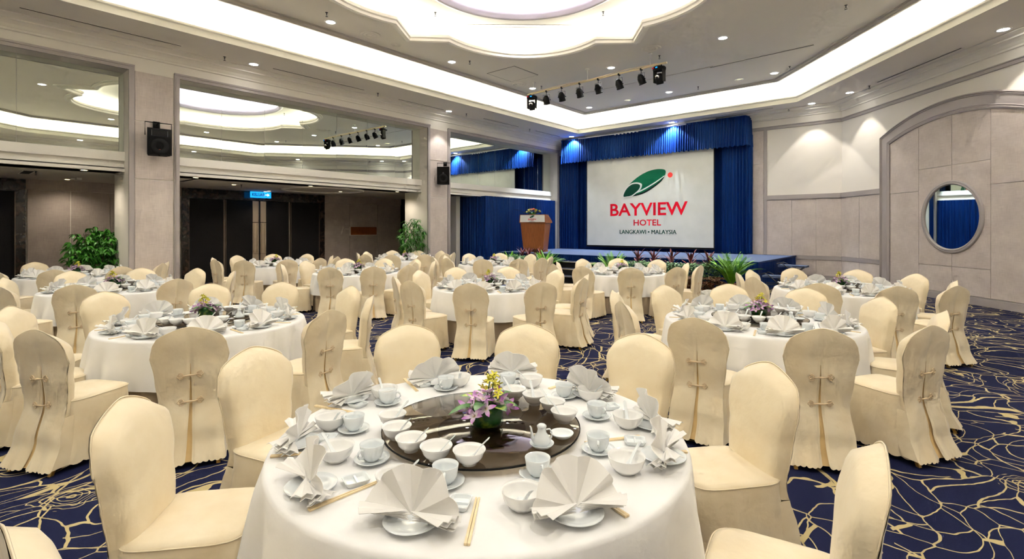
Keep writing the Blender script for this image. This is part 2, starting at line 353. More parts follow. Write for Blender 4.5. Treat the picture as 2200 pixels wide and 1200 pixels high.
# ------------------------------------------------------------------ measured layout, metres
TABLES={'T1': {'c': [-1.617, 1.67], 'ch': [(14.1, 1.5), (53.4, 1.52), (86.5, 1.46), (121.0, 1.43), (155.4, 1.52), (194.7, 1.55), (229.5, 1.49), (267.7, 1.54)]}, 'T2': {'c': [-5.59, 1.841], 'ch': [(15.4, 1.62), (51.0, 1.6), (87.6, 1.58), (130.2, 1.61), (161.2, 1.62), (200.1, 1.6), (238.5, 1.57), (270.0, 1.48), (301.6, 1.55), (338.7, 1.62)]}, 'T3': {'c': [-1.448, 5.52], 'ch': [(7.1, 1.45), (44.1, 1.3), (81.5, 1.3), (119.6, 1.3), (158.0, 1.31), (195.3, 1.49), (231.6, 1.47), (267.5, 1.57), (299.3, 1.62), (330.7, 1.56)]}, 'T4': {'c': [-5.532, 5.9], 'ch': [(7.6, 1.62), (32.6, 1.55), (70.1, 1.3), (117.8, 1.3), (161.8, 1.3), (199.4, 1.31), (246.4, 1.53), (271.4, 1.62), (304.9, 1.62), (338.9, 1.62)]}, 'T5': {'c': [-9.514, 6.038], 'ch': [(2.8, 1.61), (27.8, 1.3), (52.8, 1.62), (86.3, 1.48), (119.9, 1.3), (161.0, 1.31), (205.6, 1.3), (245.5, 1.49), (310.2, 1.61), (337.8, 1.61)]}, 'T6': {'c': [-5.214, 9.627], 'ch': [(4.8, 1.62), (29.8, 1.33), (80.3, 1.31), (122.2, 1.3), (161.6, 1.3), (213.1, 1.37), (243.9, 1.62), (272.0, 1.62), (304.0, 1.62), (336.0, 1.62)]}, 'T7': {'c': [-1.232, 9.12], 'ch': [(0.5, 1.33), (48.5, 1.3), (87.4, 1.3), (129.9, 1.31), (176.0, 1.33), (205.5, 1.46), (235.5, 1.55), (269.1, 1.62), (298.7, 1.61), (326.8, 1.59)]}, 'T8': {'c': [-9.728, 1.933], 'ch': [(14.0, 1.62), (65.0, 1.62), (105.6, 1.3), (152.3, 1.31), (195.5, 1.31), (243.3, 1.3), (273.8, 1.48), (304.2, 1.62), (334.8, 1.62)]}, 'T9': {'c': [-13.091, 1.977], 'ch': [(15.5, 1.55), (50.6, 1.55), (84.1, 1.52), (125.3, 1.58), (158.9, 1.58), (198.5, 1.49), (234.4, 1.48), (270.3, 1.48), (306.3, 1.48), (342.2, 1.62)]}, 'T10': {'c': [-12.941, 5.828], 'ch': [(12.0, 1.62), (37.0, 1.62), (62.0, 1.38), (117.9, 1.31), (158.2, 1.31), (199.9, 1.3), (243.0, 1.38), (278.0, 1.48), (313.0, 1.62), (344.4, 1.61)]}, 'T11': {'c': [-12.361, 9.461], 'ch': [(6.2, 1.61), (31.2, 1.51), (83.7, 1.31), (124.6, 1.31), (161.5, 1.31), (206.5, 1.31), (236.9, 1.39), (280.6, 1.62), (310.9, 1.62), (341.2, 1.62)]}, 'T12': {'c': [-9.027, 9.752], 'ch': [(0.2, 1.61), (25.2, 1.55), (78.3, 1.3), (123.3, 1.31), (164.5, 1.3), (213.0, 1.3), (244.8, 1.62), (269.8, 1.62), (304.8, 1.62), (335.2, 1.61)]}}
ITEMS={'nap': [(-1.27, 0.997), (-0.904, 1.369), (-0.864, 1.938), (-1.048, 2.222), (-1.501, 2.398), (-2.065, 2.403), (-2.326, 2.001), (-2.428, 1.502), (-2.105, 1.045), (-1.712, 0.898)], 'bowl': [(-2.16, 1.23), (-1.849, 1.075), (-2.319, 1.635), (-2.181, 2.055), (-1.848, 2.318), (-1.463, 2.351), (-1.127, 2.139), (-0.924, 1.743), (-1.067, 1.294), (-1.479, 1.09)], 'cup': [(-2.238, 1.598), (-2.055, 1.283), (-1.731, 1.162), (-1.375, 1.231), (-1.158, 1.494), (-1.097, 1.824), (-1.298, 2.145), (-1.592, 2.29), (-1.954, 2.24), (-2.186, 1.961)], 'dish': [(-2.332, 1.48), (-2.34, 1.93), (-2.058, 1.148), (-1.631, 1.028), (-1.235, 1.168), (-1.021, 2.001), (-1.318, 2.306)], 'stick': [((-2.527, 1.928), (-2.224, 1.808)), ((-2.495, 1.331), (-2.175, 1.441)), ((-2.077, 0.917), (-1.889, 1.182)), ((-1.587, 0.824), (-1.573, 1.105)), ((-1.062, 1.034), (-1.257, 1.288)), ((-0.777, 1.471), (-0.965, 1.531)), ((-1.034, 2.074), (-1.118, 1.956)), ((-0.815, 2.058), (-0.922, 1.955)), ((-1.74, 2.354), (-1.713, 2.577))], 'sb': [(-1.9, 1.382), (-1.768, 1.308), (-1.628, 1.274), (-1.492, 1.288), (-1.37, 1.346), (-1.715, 2.014), (-1.582, 2.017), (-1.452, 1.991), (-1.334, 1.92)], 'cruet': (-1.247, 1.636), 'dish2': (-1.243, 1.772), 'vase': (-1.567, 1.648)}
LOGO={'green': [(-9.86, 2.958), (-9.817, 3.125), (-9.684, 3.334), (-9.396, 3.58), (-9.088, 3.772), (-8.736, 3.911), (-8.392, 3.954), (-8.151, 3.927), (-8.065, 3.861), (-8.079, 3.726), (-8.175, 3.595), (-8.392, 3.426), (-8.637, 3.278), (-8.936, 3.13), (-9.19, 3.048), (-9.448, 2.989), (-9.658, 2.95)], 'shadow': [(-9.448, 2.96), (-9.396, 3.048), (-9.088, 3.138), (-8.736, 3.283), (-8.392, 3.472), (-8.141, 3.675), (-8.113, 3.646), (-8.247, 3.472), (-8.489, 3.293), (-8.786, 3.123), (-9.088, 3.011)], 'line': [(-9.48, 2.98), (-9.396, 3.077), (-9.088, 3.185), (-8.736, 3.344), (-8.441, 3.498), (-8.141, 3.675), (-8.132, 3.652), (-8.416, 3.464), (-8.711, 3.305), (-9.062, 3.141), (-9.365, 3.042), (-9.438, 2.969)], 'ring': [(-9.86, 2.958), (-9.807, 3.163), (-9.669, 3.348), (-9.474, 3.475), (-9.241, 3.499), (-9.062, 3.446), (-9.027, 3.36), (-9.088, 3.222), (-9.241, 3.098), (-9.438, 2.964), (-9.658, 2.935)], 'small': [(-9.828, 2.966), (-9.775, 3.142), (-9.647, 3.308), (-9.459, 3.427), (-9.252, 3.443), (-9.129, 3.399), (-9.108, 3.327), (-9.164, 3.217), (-9.303, 3.101), (-9.49, 2.99), (-9.679, 2.965)], 'dot': [(-7.89, 3.699), (-7.793, 3.692)], 'bay': [(-10.432, 2.195), (-10.432, 2.687), (-7.216, 2.197), (-7.216, 2.694)], 'hot': [(-9.394, 1.799), (-9.394, 2.037), (-8.253, 1.804), (-8.253, 2.037)], 'lan': [(-10.009, 1.474), (-10.009, 1.643), (-7.651, 1.481), (-7.651, 1.631)], 'scr': [(-11.543, 4.453), (-11.52, 0.992), (-6.288, 1.003), (-6.305, 4.473)]}
DOME=[(-2.15, 6.404), (-2.717, 7.214), (-2.651, 7.488), (-2.619, 7.771), (-2.621, 8.06), (-2.657, 8.348), (-2.726, 8.631), (-2.827, 8.904), (-2.959, 9.162), (-3.119, 9.401), (-3.304, 9.617), (-3.512, 9.806), (-3.738, 9.966), (-3.98, 10.092), (-4.232, 10.184), (-4.491, 10.239), (-4.752, 10.257), (-5.01, 10.238), (-5.633, 10.997), (-6.328, 10.42), (-6.581, 10.511), (-6.84, 10.565), (-7.101, 10.582), (-7.359, 10.561), (-7.611, 10.502), (-7.851, 10.408), (-8.076, 10.278), (-8.283, 10.116), (-8.466, 9.925), (-8.624, 9.707), (-8.754, 9.466), (-8.853, 9.206), (-8.919, 8.932), (-8.952, 8.649), (-8.952, 8.361), (-8.917, 8.072), (-9.564, 7.431), (-8.997, 6.622), (-9.062, 6.348), (-9.095, 6.064), (-9.093, 5.776), (-9.057, 5.488), (-8.988, 5.205), (-8.887, 4.932), (-8.755, 4.674), (-8.595, 4.435), (-8.41, 4.219), (-8.202, 4.029), (-7.975, 3.87), (-7.734, 3.744), (-7.482, 3.652), (-7.223, 3.596), (-6.962, 3.579), (-6.703, 3.598), (-6.081, 2.839), (-5.385, 3.416), (-5.133, 3.325), (-4.874, 3.271), (-4.613, 3.254), (-4.355, 3.275), (-4.103, 3.334), (-3.863, 3.428), (-3.637, 3.558), (-3.431, 3.72), (-3.248, 3.911), (-3.09, 4.129), (-2.96, 4.37), (-2.861, 4.63), (-2.795, 4.904), (-2.761, 5.187), (-2.762, 5.475), (-2.797, 5.763)]
# ------------------------------------------------------------------ the hall
WX = -13.15
ROOM = [(-13.15, -4.3), (-2.49, -4.3), (2.67, 1.84), (2.67, 12.56), (-2.49, 18.7), (-13.15, 18.7)]
LIP = [(-11.58, -3.2), (-3.5, -3.2), (1.2, 2.7), (1.2, 11.7), (-3.5, 17.65), (-11.58, 17.65)]
RIM = [(-10.7, -2.35), (-3.85, -2.35), (.40, 2.74), (.40, 11.66), (-3.85, 16.77), (-10.7, 16.77)]
ZS, ZC = 5.6, 6.16
mb = MB(); mb.box(-18.2, 3.2, -4.8, 19.2, -.1, 0)
fl = struct(mb.build('floor', M['carpet'], smooth=False))

# ceiling: soffit ring, cove, rim moulding, main field, scalloped dome
ceil = struct(empty('ceiling', (0, 0, ZS)))
def cpart(name, mb, mt, smooth=False, **kw):
    o = mb.build(name, mt, ceil, smooth, **kw); o.location = (0, 0, -ZS); return o
mb = MB(); mb.grid([[(x, y, ZS) for x, y in ROOM], [(x, y, ZS) for x, y in LIP]], closed_u=True); cpart('soffit', mb, M['ceil'])
mb = MB(); sweep(mb, LIP, [(0, ZS), (.03, ZS), (.03, 5.73), (.06, 5.75), (.06, 5.79), (-.03, 5.79), (-.03, 5.63), (0, 5.63)]); cpart('cove_lip', mb, M['lip'])
mb = MB(); sweep(mb, LIP, [(-.03, 5.63), (-.45, 5.63), (-.47, 6.20), (-.40, 6.30)]); mb.grid([[(x, y, 6.30) for x, y in offset(LIP, -.40)], [(x, y, 6.30) for x, y in offset(RIM, .05)]], closed_u=True)
cpart('cove_recess', mb, M['lip'])
mb = MB(); sweep(mb, RIM, [(-.03, 6.30), (-.03, 6.12), (0, 6.09), (.06, 6.085), (.10, 6.10), (.115, 6.14), (.16, 6.145), (.17, ZC)]); cpart('rim_moulding', mb, mat('rim_paint', (.50, .465, .42), .7))  # mid grey puts the shade on the rim into its colour
mb = MB(); poly(mb, [offset(RIM, .17), DOME], ZC); cpart('ceiling_field', mb, M['ceil'])
mb = MB(); sweep(mb, DOME, [(-.16, ZC), (-.16, 6.13), (-.10, 6.12), (-.08, 6.08), (-.02, 6.06), (.02, 6.08), (.02, 6.14), (.05, 6.16), (.05, 6.22), (.0, 6.25), (-.04, 6.25), (-.04, ZC)]); cpart('dome_moulding', mb, M['lip'])
DC = (-6.10, 7.42); DR = 2.04
circ = lambda r, n=64: [(DC[0]+r*cos(2*pi*i/n), DC[1]+r*sin(2*pi*i/n)) for i in range(n)]
mb = MB(); sweep(mb, DOME, [(-.04, 6.19), (-.42, 6.19), (-.42, 6.55)]); cpart('dome_recess', mb, M['lip'])
mb = MB(); poly(mb, [offset(DOME, -.42), circ(DR+.10)], 6.55); cpart('dome_ceiling', mb, M['ceil'])
mb = MB(); n = 64
mb.grid([[(DC[0]+(DR+d)*cos(2*pi*i/n), DC[1]+(DR+d)*sin(2*pi*i/n), z) for i in range(n)] for d, z in ((.12, 6.55), (.12, 6.515), (.06, 6.50), (.02, 6.47), (-.03, 6.48), (-.03, 6.54), (-.06, 6.56), (-.06, 6.63), (.0, 6.63), (0, 6.59))], closed_u=True)
cpart('ring_moulding', mb, mat('lilac_white_paint', (.66, .62, .63), .6), True)
mb = MB(); mb.grid([[(DC[0]+r*cos(2*pi*i/n), DC[1]+r*sin(2*pi*i/n), z) for i in range(n)] for r, z in ((DR, 6.59), (DR+.35, 6.59), (DR+.35, 6.8), (DR+.1, 7.05), (DR*.7, 7.22), (DR*.3, 7.3), (.01, 7.32))], closed_u=True)
cpart('inner_dome', mb, mat('dome_paint', (.72, .69, .74), .7), True)
# tubes lying in the coves
def tube_thing(name, pathfn, mt, label):
    mb = MB(); pathfn(mb); o = mb.build(name, mt, None, False); return tag(o, label, 'lamp')
tube_thing('cove_light_tube', lambda mb: sweep(mb, LIP, [(-.16, 5.655), (-.24, 5.655), (-.20, 5.70)]), M['tube'], 'white light tube hidden behind the lip of the outer ceiling cove')
tube_thing('dome_light_tube', lambda mb: sweep(mb, DOME, [(-.17, 6.20), (-.25, 6.20), (-.21, 6.24)]), M['tube_dome'], 'white light tube hidden behind the scalloped dome edge')
tube_thing('ring_light_tube', lambda mb: mb.grid([[(DC[0]+r*cos(2*pi*i/n), DC[1]+r*sin(2*pi*i/n), z) for i in range(n)] for r, z in ((DR+.12, 6.60), (DR+.2, 6.60), (DR+.16, 6.63))], closed_u=True), M['tube_in'], 'pale light tube hidden above the inner round ceiling ring')

# cornice and frieze on all walls
mb = MB(); sweep(mb, ROOM, [(0, 5.34), (.035, 5.35), (.035, 5.39), (.05, 5.40), (.09, 5.45), (.17, 5.50), (.20, 5.50), (.20, 5.53), (.26, 5.55), (.34, 5.575), (.34, ZS)])
o = struct(mb.build('trim_1', M['cream'], None, False))
mb = MB(); sweep(mb, ROOM[1:6]+[], [(0, 5.02), (.03, 5.03), (.03, 5.10), (.045, 5.11), (.045, 5.13), (0, 5.14)], closed=False); struct(mb.build('trim_2', M['trim'], None, False))

# ---- left wall: columns, mirrors over a beam, alcove behind
wl = struct(empty('wall_left', (WX, 0, 0)))
def wpart(name, mb, mt, smooth=False, parent=None, **kw):
    o = mb.build(name, mt, parent or wl, smooth, **kw); o.location = (-WX, 0, 0) if parent is None else (0, 0, 0); return o
mb = MB(); mb.box(WX-.4, WX, -4.3, 18.7, 5.05, 6.6)
wpart('header', mb, M['cream'])
OPEN = [(-3.9, 2.84), (3.77, 10.97), (11.96, 18.4)]
COLS = [(2.84, 3.77), (10.97, 11.96), (18.4, 18.7), (-4.3, -3.9)]
for a, b_ in COLS:
    mb = MB(); mb.box(WX-1.2, WX, a, b_, 0, 5.05); wpart('column', mb, M['cream'])
    if b_-a > .5:
        for z0, z1 in ((.0, 2.745), (2.755, 3.98), (3.99, 5.05)):
            mb = MB(); mb.box(WX, WX+.022, a+.11, b_-.12, z0+.007, z1-.007); wpart('wall_panel', mb, M['panel'])
for a, b_ in OPEN:
    mb = MB()
    for y0, y1 in ((a-.1, a), (b_, b_+.1)): mb.box(WX-.01, WX+.035, y0, y1, 0, 5.05); mb.box(WX+.03, WX+.05, y0+.03 if y0 < a else y0, y1 if y0 < a else y1-.03, 0, 5.05)
    mb.box(WX-.01, WX+.035, a-.1, b_+.1, 5.05, 5.15); mb.box(WX+.03, WX+.055, a-.1, b_+.1, 5.12, 5.16)
    wpart('opening_frame', mb, M['trim'])
    mb = MB(); mb.box(WX-.40, WX-.5, a, b_, 3.33, 5.05); wpart('mirror_backing', mb, M['white'])
    # beam in two tiers with a projecting lip
    mb = MB(); mb.box(WX-1.2, WX-.36, a, b_, 2.93, 3.32); mb.box(WX-.40, WX-.29, a, b_, 3.14, 3.33); mb.box(WX-.40, WX-.30, a, b_, 2.91, 2.975)
    wpart('beam', mb, M['lip'])
SEAM = {0: [-3.9, -2.84, -1.8, -.75, .03, 1.17, 2.84], 1: [3.77, 4.8, 5.83, 6.86, 7.89, 8.92, 9.95, 10.97], 2: [11.96, 12.88, 13.8, 14.72, 15.64, 16.56, 17.48, 18.4]}
for k, s_ in SEAM.items():
    mw = tag(empty('mirror_wall', (WX-.395, s_[0], 3.33)), ['row of tall mirror panels above the beam, nearest left opening', 'row of tall mirror panels above the double doors, between the pillars', 'row of tall mirror panels above the blue stage curtain'][k], 'mirror')
    for i in range(len(s_)-1):
        mb = MB(); w_ = s_[i+1]-s_[i]-.006; mb.box(-.006, 0, -w_/2, w_/2, 0, 1.715)
        o = mb.build('mirror_panel', M['mirror'], mw, False); o.location = (.002, (s_[i]+s_[i+1])/2-s_[0], 0.002)
        o.rotation_euler = (0, radians(random.uniform(-.04, .04)), radians(random.uniform(-.04, .04)))
# alcove
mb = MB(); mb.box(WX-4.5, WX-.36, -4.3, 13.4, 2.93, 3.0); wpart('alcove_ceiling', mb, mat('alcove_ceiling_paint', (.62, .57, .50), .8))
AX = WX-4.45
wa = struct(empty('wall_alcove', (AX, 0, 0)))
def apart(name, mb, mt, **kw): o = mb.build(name, mt, wa, False, **kw); o.location = (-AX, 0, 0); return o
mb = MB(); mb.box(AX-.2, AX, -4.8, 13.6, 0, 3.4); mb.box(AX-.2, WX-1.2, -4.8, -4.3, 0, 3.4); mb.box(AX-.2, WX-1.2, 13.4, 13.6, 0, 3.4); apart('wall_core', mb, M['cream'])
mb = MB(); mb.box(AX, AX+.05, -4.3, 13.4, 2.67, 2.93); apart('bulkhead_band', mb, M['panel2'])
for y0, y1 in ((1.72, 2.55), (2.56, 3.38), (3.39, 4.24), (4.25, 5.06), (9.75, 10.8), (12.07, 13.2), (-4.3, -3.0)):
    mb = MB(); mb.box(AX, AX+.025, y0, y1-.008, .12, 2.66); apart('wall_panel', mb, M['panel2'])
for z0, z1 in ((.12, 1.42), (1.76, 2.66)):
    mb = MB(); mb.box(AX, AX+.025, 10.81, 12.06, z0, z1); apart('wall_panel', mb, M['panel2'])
mb = MB(); mb.box(AX, AX+.012, 10.85, 12.03, 1.44, 1.75); o = apart('niche_plate', mb, M['podium'])
mb = MB(); mb.box(AX, AX+.12, 13.22, 13.4, 0, 2.92); apart('black_post', mb, M['black'])
mb = MB(); mb.box(AX, AX+.04, -4.3, 13.4, 0, .12); apart('skirting', mb, M['trim'])
mb = MB(); mb.box(WX-1.21, WX-1.9, 11.2, 11.96, 0, 2.93);
# entrance door units
def door_unit(n, y0):
    d = struct(empty('door_%d' % n, (AX, y0, 0)))
    mb = MB(); mb.box(0, .12, 0, .18, 0, 2.91); mb.box(0, .12, 4.42, 4.6, 0, 2.91); mb.box(0, .12, .18, 4.42, 2.62, 2.91); mb.build('marble_frame', M['marble'], d, False)
    for a, b_, s in ((.18, 1.18, -1), (1.22, 2.25, 1), (2.29, 3.29, -1), (3.34, 4.42, 1)):
        mb = MB(); mb.box(.02, .07, a, b_, 0, 2.615); lf = mb.build('door_leaf', M['door'], d, False)
        mb = MB(); e = b_ if s < 0 else a
        if a < 1 or a > 3: mb.box(.065, .078, a+.0, a+.018, 0, 2.6); mb.box(.065, .078, b_-.018, b_, 0, 2.6)
        else: mb.box(.065, .078, (a if s > 0 else b_-.018), (a+.018 if s > 0 else b_), 0, 2.6)
        mb.build('edge_strip', M['seamline'], lf, False)
        if 1 < a < 3:
            h0, h1 = (b_-.20, b_-.01) if s > 0 else (a+.01, a+.20)
            mb = MB(); mb.box(.07, .082, h0, h1, 1.90, 2.60); mb.box(.07, .08, h0, h1, .3, .84); mb.build('push_plate', M['brass'], lf, False)
            mb = MB(); mb.box(.07, .085, h0, h1, .85, 1.88); mb.box(.085, .12, h0+.03, h0+.06, .88, 1.85); mb.box(.085, .12, h1-.05, h1-.02, .88, 1.85); mb.build('pull_handle', M['brass'], lf, False)
    return d
door_unit(1, 5.1); door_unit(2, -2.92)

# ---- stage wall, right chamfer wall and the walls behind the camera
def wall_box(name, p, q, h=6.7):
    """a wall with its own frame: local x runs along it, local -y looks into the room"""
    r = atan2(q[1]-p[1], q[0]-p[0]); e = struct(empty(name, (p[0], p[1], 0), r)); ln = hypot(q[0]-p[0], q[1]-p[1])
    mb = MB(); mb.box(-.3, ln+.3, 0, .3, 0, h); mb.build('wall_core', M['cream'], e, False)
    return e, ln
def B(e, name, boxes, mt):
    mb = MB()
    for b_ in boxes: mb.box(*b_)
    return mb.build(name, mt, e, False)
wb, lb = wall_box('wall_back', (-13.15, 18.7), (-2.49, 18.7))
X0 = 13.15
for x0, x1 in ((-5.9, -5.35), (-5.34, -4.74)):
    for z0, z1 in ((0, 2.665), (2.675, 3.885), (3.895, 5.02)): B(wb, 'wall_panel', [(x0+X0, x1+X0-.006, -.02, 0, z0, z1)], M['panel'])
B(wb, 'vertical_trim', [(-4.735+X0, -4.64+X0, -.035, 0, 0, 5.03)], M['trim'])
def lower_bays(e, cuts, end):
    B(e, 'rail', [(cuts[0], end, -.035, 0, 2.64, 2.80), (cuts[0], end, -.05, -.03, 2.66, 2.78)], M['trim'])
    B(e, 'rail', [(cuts[0], end, -.035, 0, .69, .81)], M['trim'])
    c = cuts+[end]
    for i in range(len(c)-1):
        B(e, 'wall_panel', [(c[i], c[i+1]-.012, -.02, 0, .815, 2.635)], M['panel'])
        B(e, 'wall_panel', [(c[i], c[i+1]-.012, -.02, 0, .19, .685)], M['panel'])
    B(e, 'skirting_board', [(cuts[0], end, -.04, 0, 0, .14), (cuts[0], end, -.03, 0, .14, .185)], M['trim'])
lower_bays(wb, [8.51, 9.27, 9.97], lb)
wr, lr = wall_box('wall_right', (-2.49, 18.7), (2.67, 12.56))
lower_bays(wr, [0, .82], 1.70)
lower_bays(wr, [6.32, 7.17], lr)
# the arched frame
def arc(a, zk, za, n=40):
    h = za-zk; R = (a*a+h*h)/(2*h); t = math.asin(a/R)
    return [(4.01+R*sin(-t+2*t*i/n), za-R+R*cos(-t+2*t*i/n)) for i in range(n+1)]
def arch_curve(f):
    a = 2.31*(1-f)+1.94*f; zk = 4.195*(1-f)+3.965*f; za = 4.72*(1-f)+4.33*f
    return [(4.01-a, 0)]+arc(a, zk, za)+[(4.01+a, 0)]
rows = []
for f, t in ((0, 0), (0, .05), (.07, .065), (.11, .04), (.17, .055), (.21, .032), (.72, .032), (.76, .055), (.83, .04), (.88, .065), (1, .05), (1, .0)):
    rows.append([(s, -t, z) for s, z in arch_curve(f)])
mb = MB(); mb.grid(rows); mb.build('arch_frame', M['trim'], wr, False)
inner = arc(1.94, 3.965, 4.33)
def top_at(s):
    for (a, za), (b_, zb) in zip(inner, inner[1:]):
        if a <= s <= b_: return za+(zb-za)*(s-a)/(b_-a)
    return 3.965
def arch_panel(s0, s1, z0):
    n = 10; g = .006; mb = MB()
    top = [(s0+g+(s1-s0-2*g)*i/n) for i in range(n+1)]
    out = [(s0+g, z0+g), (s1-g, z0+g)]+[(s, top_at(s)) for s in reversed(top)]
    k = len(out); mb.add([(s, -.022, z) for s, z in out]+[(s, 0, z) for s, z in out], [list(range(k))]+[[i, (i+1) % k, k+(i+1) % k, k+i] for i in range(k)])
    mb.build('wall_panel', M['panel'], wr, False)
for s0, s1, zz in ((2.07, 3.05, (.185, 2.62)), (3.05, 4.02, (.185, .80, 3.16)), (4.02, 4.99, (.185, .80, 3.16)), (4.99, 5.95, (.185, 2.63))):
    for z0, z1 in zip(zz, zz[1:]): B(wr, 'wall_panel', [(s0+.006, s1-.006, -.022, 0, z0+.006, z1-.006)], M['panel'])
    arch_panel(s0, s1, zz[-1])
B(wr, 'skirting_board', [(2.07, 5.95, -.04, 0, 0, .14), (2.07, 5.95, -.03, 0, .14, .18)], M['trim'])
# round mirror
rm = tag(empty('round_mirror', (-2.49+4.01*.643-.024*.766, 18.7-4.01*.766-.024*.643, 1.955), atan2(-.766, .643)), 'round wall mirror in a grey moulded frame under the arch', 'mirror')
Rx = Matrix.Rotation(pi/2, 3, 'X')
mb = MB(); mb.lathe([(.001, .012), (.76, .012)], 64, R=Rx); mb.build('mirror_glass', M['mirror'], rm, True)
mb = MB(); mb.lathe([(.745, .0), (.745, .02), (.765, .045), (.785, .05), (.80, .03), (.81, .04), (.84, .035), (.85, .0)], 64, R=Rx); mb.build('mirror_frame', M['trim'], rm, True)
wall_box('wall_side', (2.67, 12.56), (2.67, 1.84)); wall_box('wall_near', (2.67, 1.84), (-2.49, -4.3)); wall_box('wall_rear', (-2.49, -4.3), (-13.15, -4.3))

# ------------------------------------------------------------------ ceiling fittings
def disc(mb, r, z=0, n=24): mb.lathe([(.001, z), (r, z)], n); return mb
mb = MB(); mb.lathe([(.075, -.001), (.078, -.006), (.10, -.008), (.105, 0)], 24); ring_me = mb.mesh('trim_ring', M['white'])
mb = MB(); disc(mb, .078, -.002); lamp_me = mb.mesh('lens', M['lamp']); mb = MB(); disc(mb, .078, -.002); lamp_off = mb.mesh('lens', M['lamp_off'])
mb = MB(); mb.lathe([(.055, -.001), (.058, -.005), (.07, -.006), (.074, 0)], 20); ring_s = mb.mesh('trim_ring', M['white']); mb = MB(); disc(mb, .057, -.002, 20); lamp_w = mb.mesh('lens', M['lamp_warm'])
def downlight(x, y, z, label, group='recessed ceiling downlights', kind='on', power=None, aim=None, size=150, blend=.8, col=NEUT, s=1.25):
    e = empty('downlight', (x, y, z-.001), 0, label, 'light', group); e.scale = (s, s, 1)
    link('trim_ring', ring_s if kind == 'warm' else ring_me, e); link('lens', {'on': lamp_me, 'warm': lamp_w, 'off': lamp_off}[kind], e)
    if kind != 'off':
        a = (x+aim[0], y+aim[1], 0) if aim else None
        spot(None, (x, y, z-.03), power if power else P_DOWN, size, blend, col, .07, a)
    return e
F = 'downlight in main ceiling field, '
field = [(-10.15, 5.77, 'first of the row beside the mirrors'), (-10.1, 9.27, 'second along the mirror side row towards the stage'), (-10.05, 12.7, 'third along the mirror side row, by a speaker grille'),
 (-7.1, 12.5, 'just behind the middle of the spotlight bar'), (-4.0, 12.26, 'alone between the dome and the long air slot'), (-10.05, 16.08, 'in the corner nearest the blue pelmet'), (-6.93, 15.97, 'third in the row along the stage side'), (-3.78, 16.0, 'in the far corner by the cove bend'),
 (-.9, 11.9, 'towards the near side wall'), (-1.0, 8.6, 'second beyond the dome on the near side'), (-1.2, 5.0, 'third beyond the dome on the near side'), (-1.2, 1.6, 'above the front table'), (-4.2, -.9, 'behind the camera'), (-7.4, -1.2, 'second behind the camera'), (-10.1, -1.0, 'third behind the camera'), (-10.1, 2.2, 'above the row of tables by the first pillar'), (-5.8, 2.4, 'between dome and front table')]  # lamps on this line are out of view, added to light the hall
for x, y, t in field: downlight(x, y, ZC, F+t)
for x, y, t in ((-8.46, 16.02, 'unlit, second in the row along the stage side'), (-4.73, 15.96, 'unlit, fourth in the row along the stage side')): downlight(x, y, ZC, F+t, kind='off')
G = 'downlight in low perimeter ceiling, '
for x, y, t, aim in ((-12.55, 5.15, 'between the two left air slots above the mirrors', None), (-12.62, 11.45, 'above the second pillar', None), (-12.5, -1.0, 'behind the first pillar', None)):  # the one behind the first pillar is unseen, added for lighting
    downlight(x, y, ZS, G+t, power=P_DOWN*(1.2 if 'second' in t else .8), size=72 if 'second' in t else 105, blend=.25 if 'second' in t else .6)
for x, y, t in ((-3.22, 18.16, 'beside the blue pelmet end'), (-2.13, 17.41, 'at the wall corner near the arch'), (.84, 13.88, 'over the middle of the arch'), (1.95, 9.0, 'on the near side wall'), (1.9, 4.5, 'close to the camera'), (1.2, .75, 'right behind the camera'), (-.9, -1.75, 'behind the camera on the near wall')):  # those near the camera are unseen, added to light surfaces facing it
    downlight(x, y, ZS, G+t, power=P_WASH if y > 8 else P_DOWN*1.1, size=75 if y > 8 else 140, blend=.1 if y > 8 else .7, col=(1, .93, .84))
for x, y, t in ((-12.15, 18.04, 'shining on the left end of the blue pelmet'), (-7.72, 18.04, 'shining on the middle of the blue pelmet')):
    downlight(x, y, ZS, 'cool white downlight '+t, power=420, size=110, blend=.3, col=(.72, .84, 1.0), group='pelmet downlights')
e = downlight(-8.155, 9.757, 6.55, 'recessed downlight inside the scalloped dome ring', power=15)
H_ = 'small warm downlight in alcove ceiling, '
for x, y, t in ((-13.95, 2.24, 'just behind the beam by the first pillar'), (-16.93, 2.39, 'near the back wall by the first pillar'), (-13.93, 4.35, 'first behind the beam over the doors'), (-15.33, 5.75, 'in front of the left door leaf'), (-14.14, 7.4, 'above and before the exit sign'), (-17.1, 7.5, 'right over the exit sign'), (-15.5, 9.17, 'in front of the right door leaf'), (-14.07, 10.43, 'just behind the beam by the second pillar'), (-15.5, -1.0, 'far behind the first pillar')):
    downlight(x, y, 2.93, H_+t, 'warm alcove downlights', 'warm', power=20, size=140, col=(1, .88, .72), s=1.0)
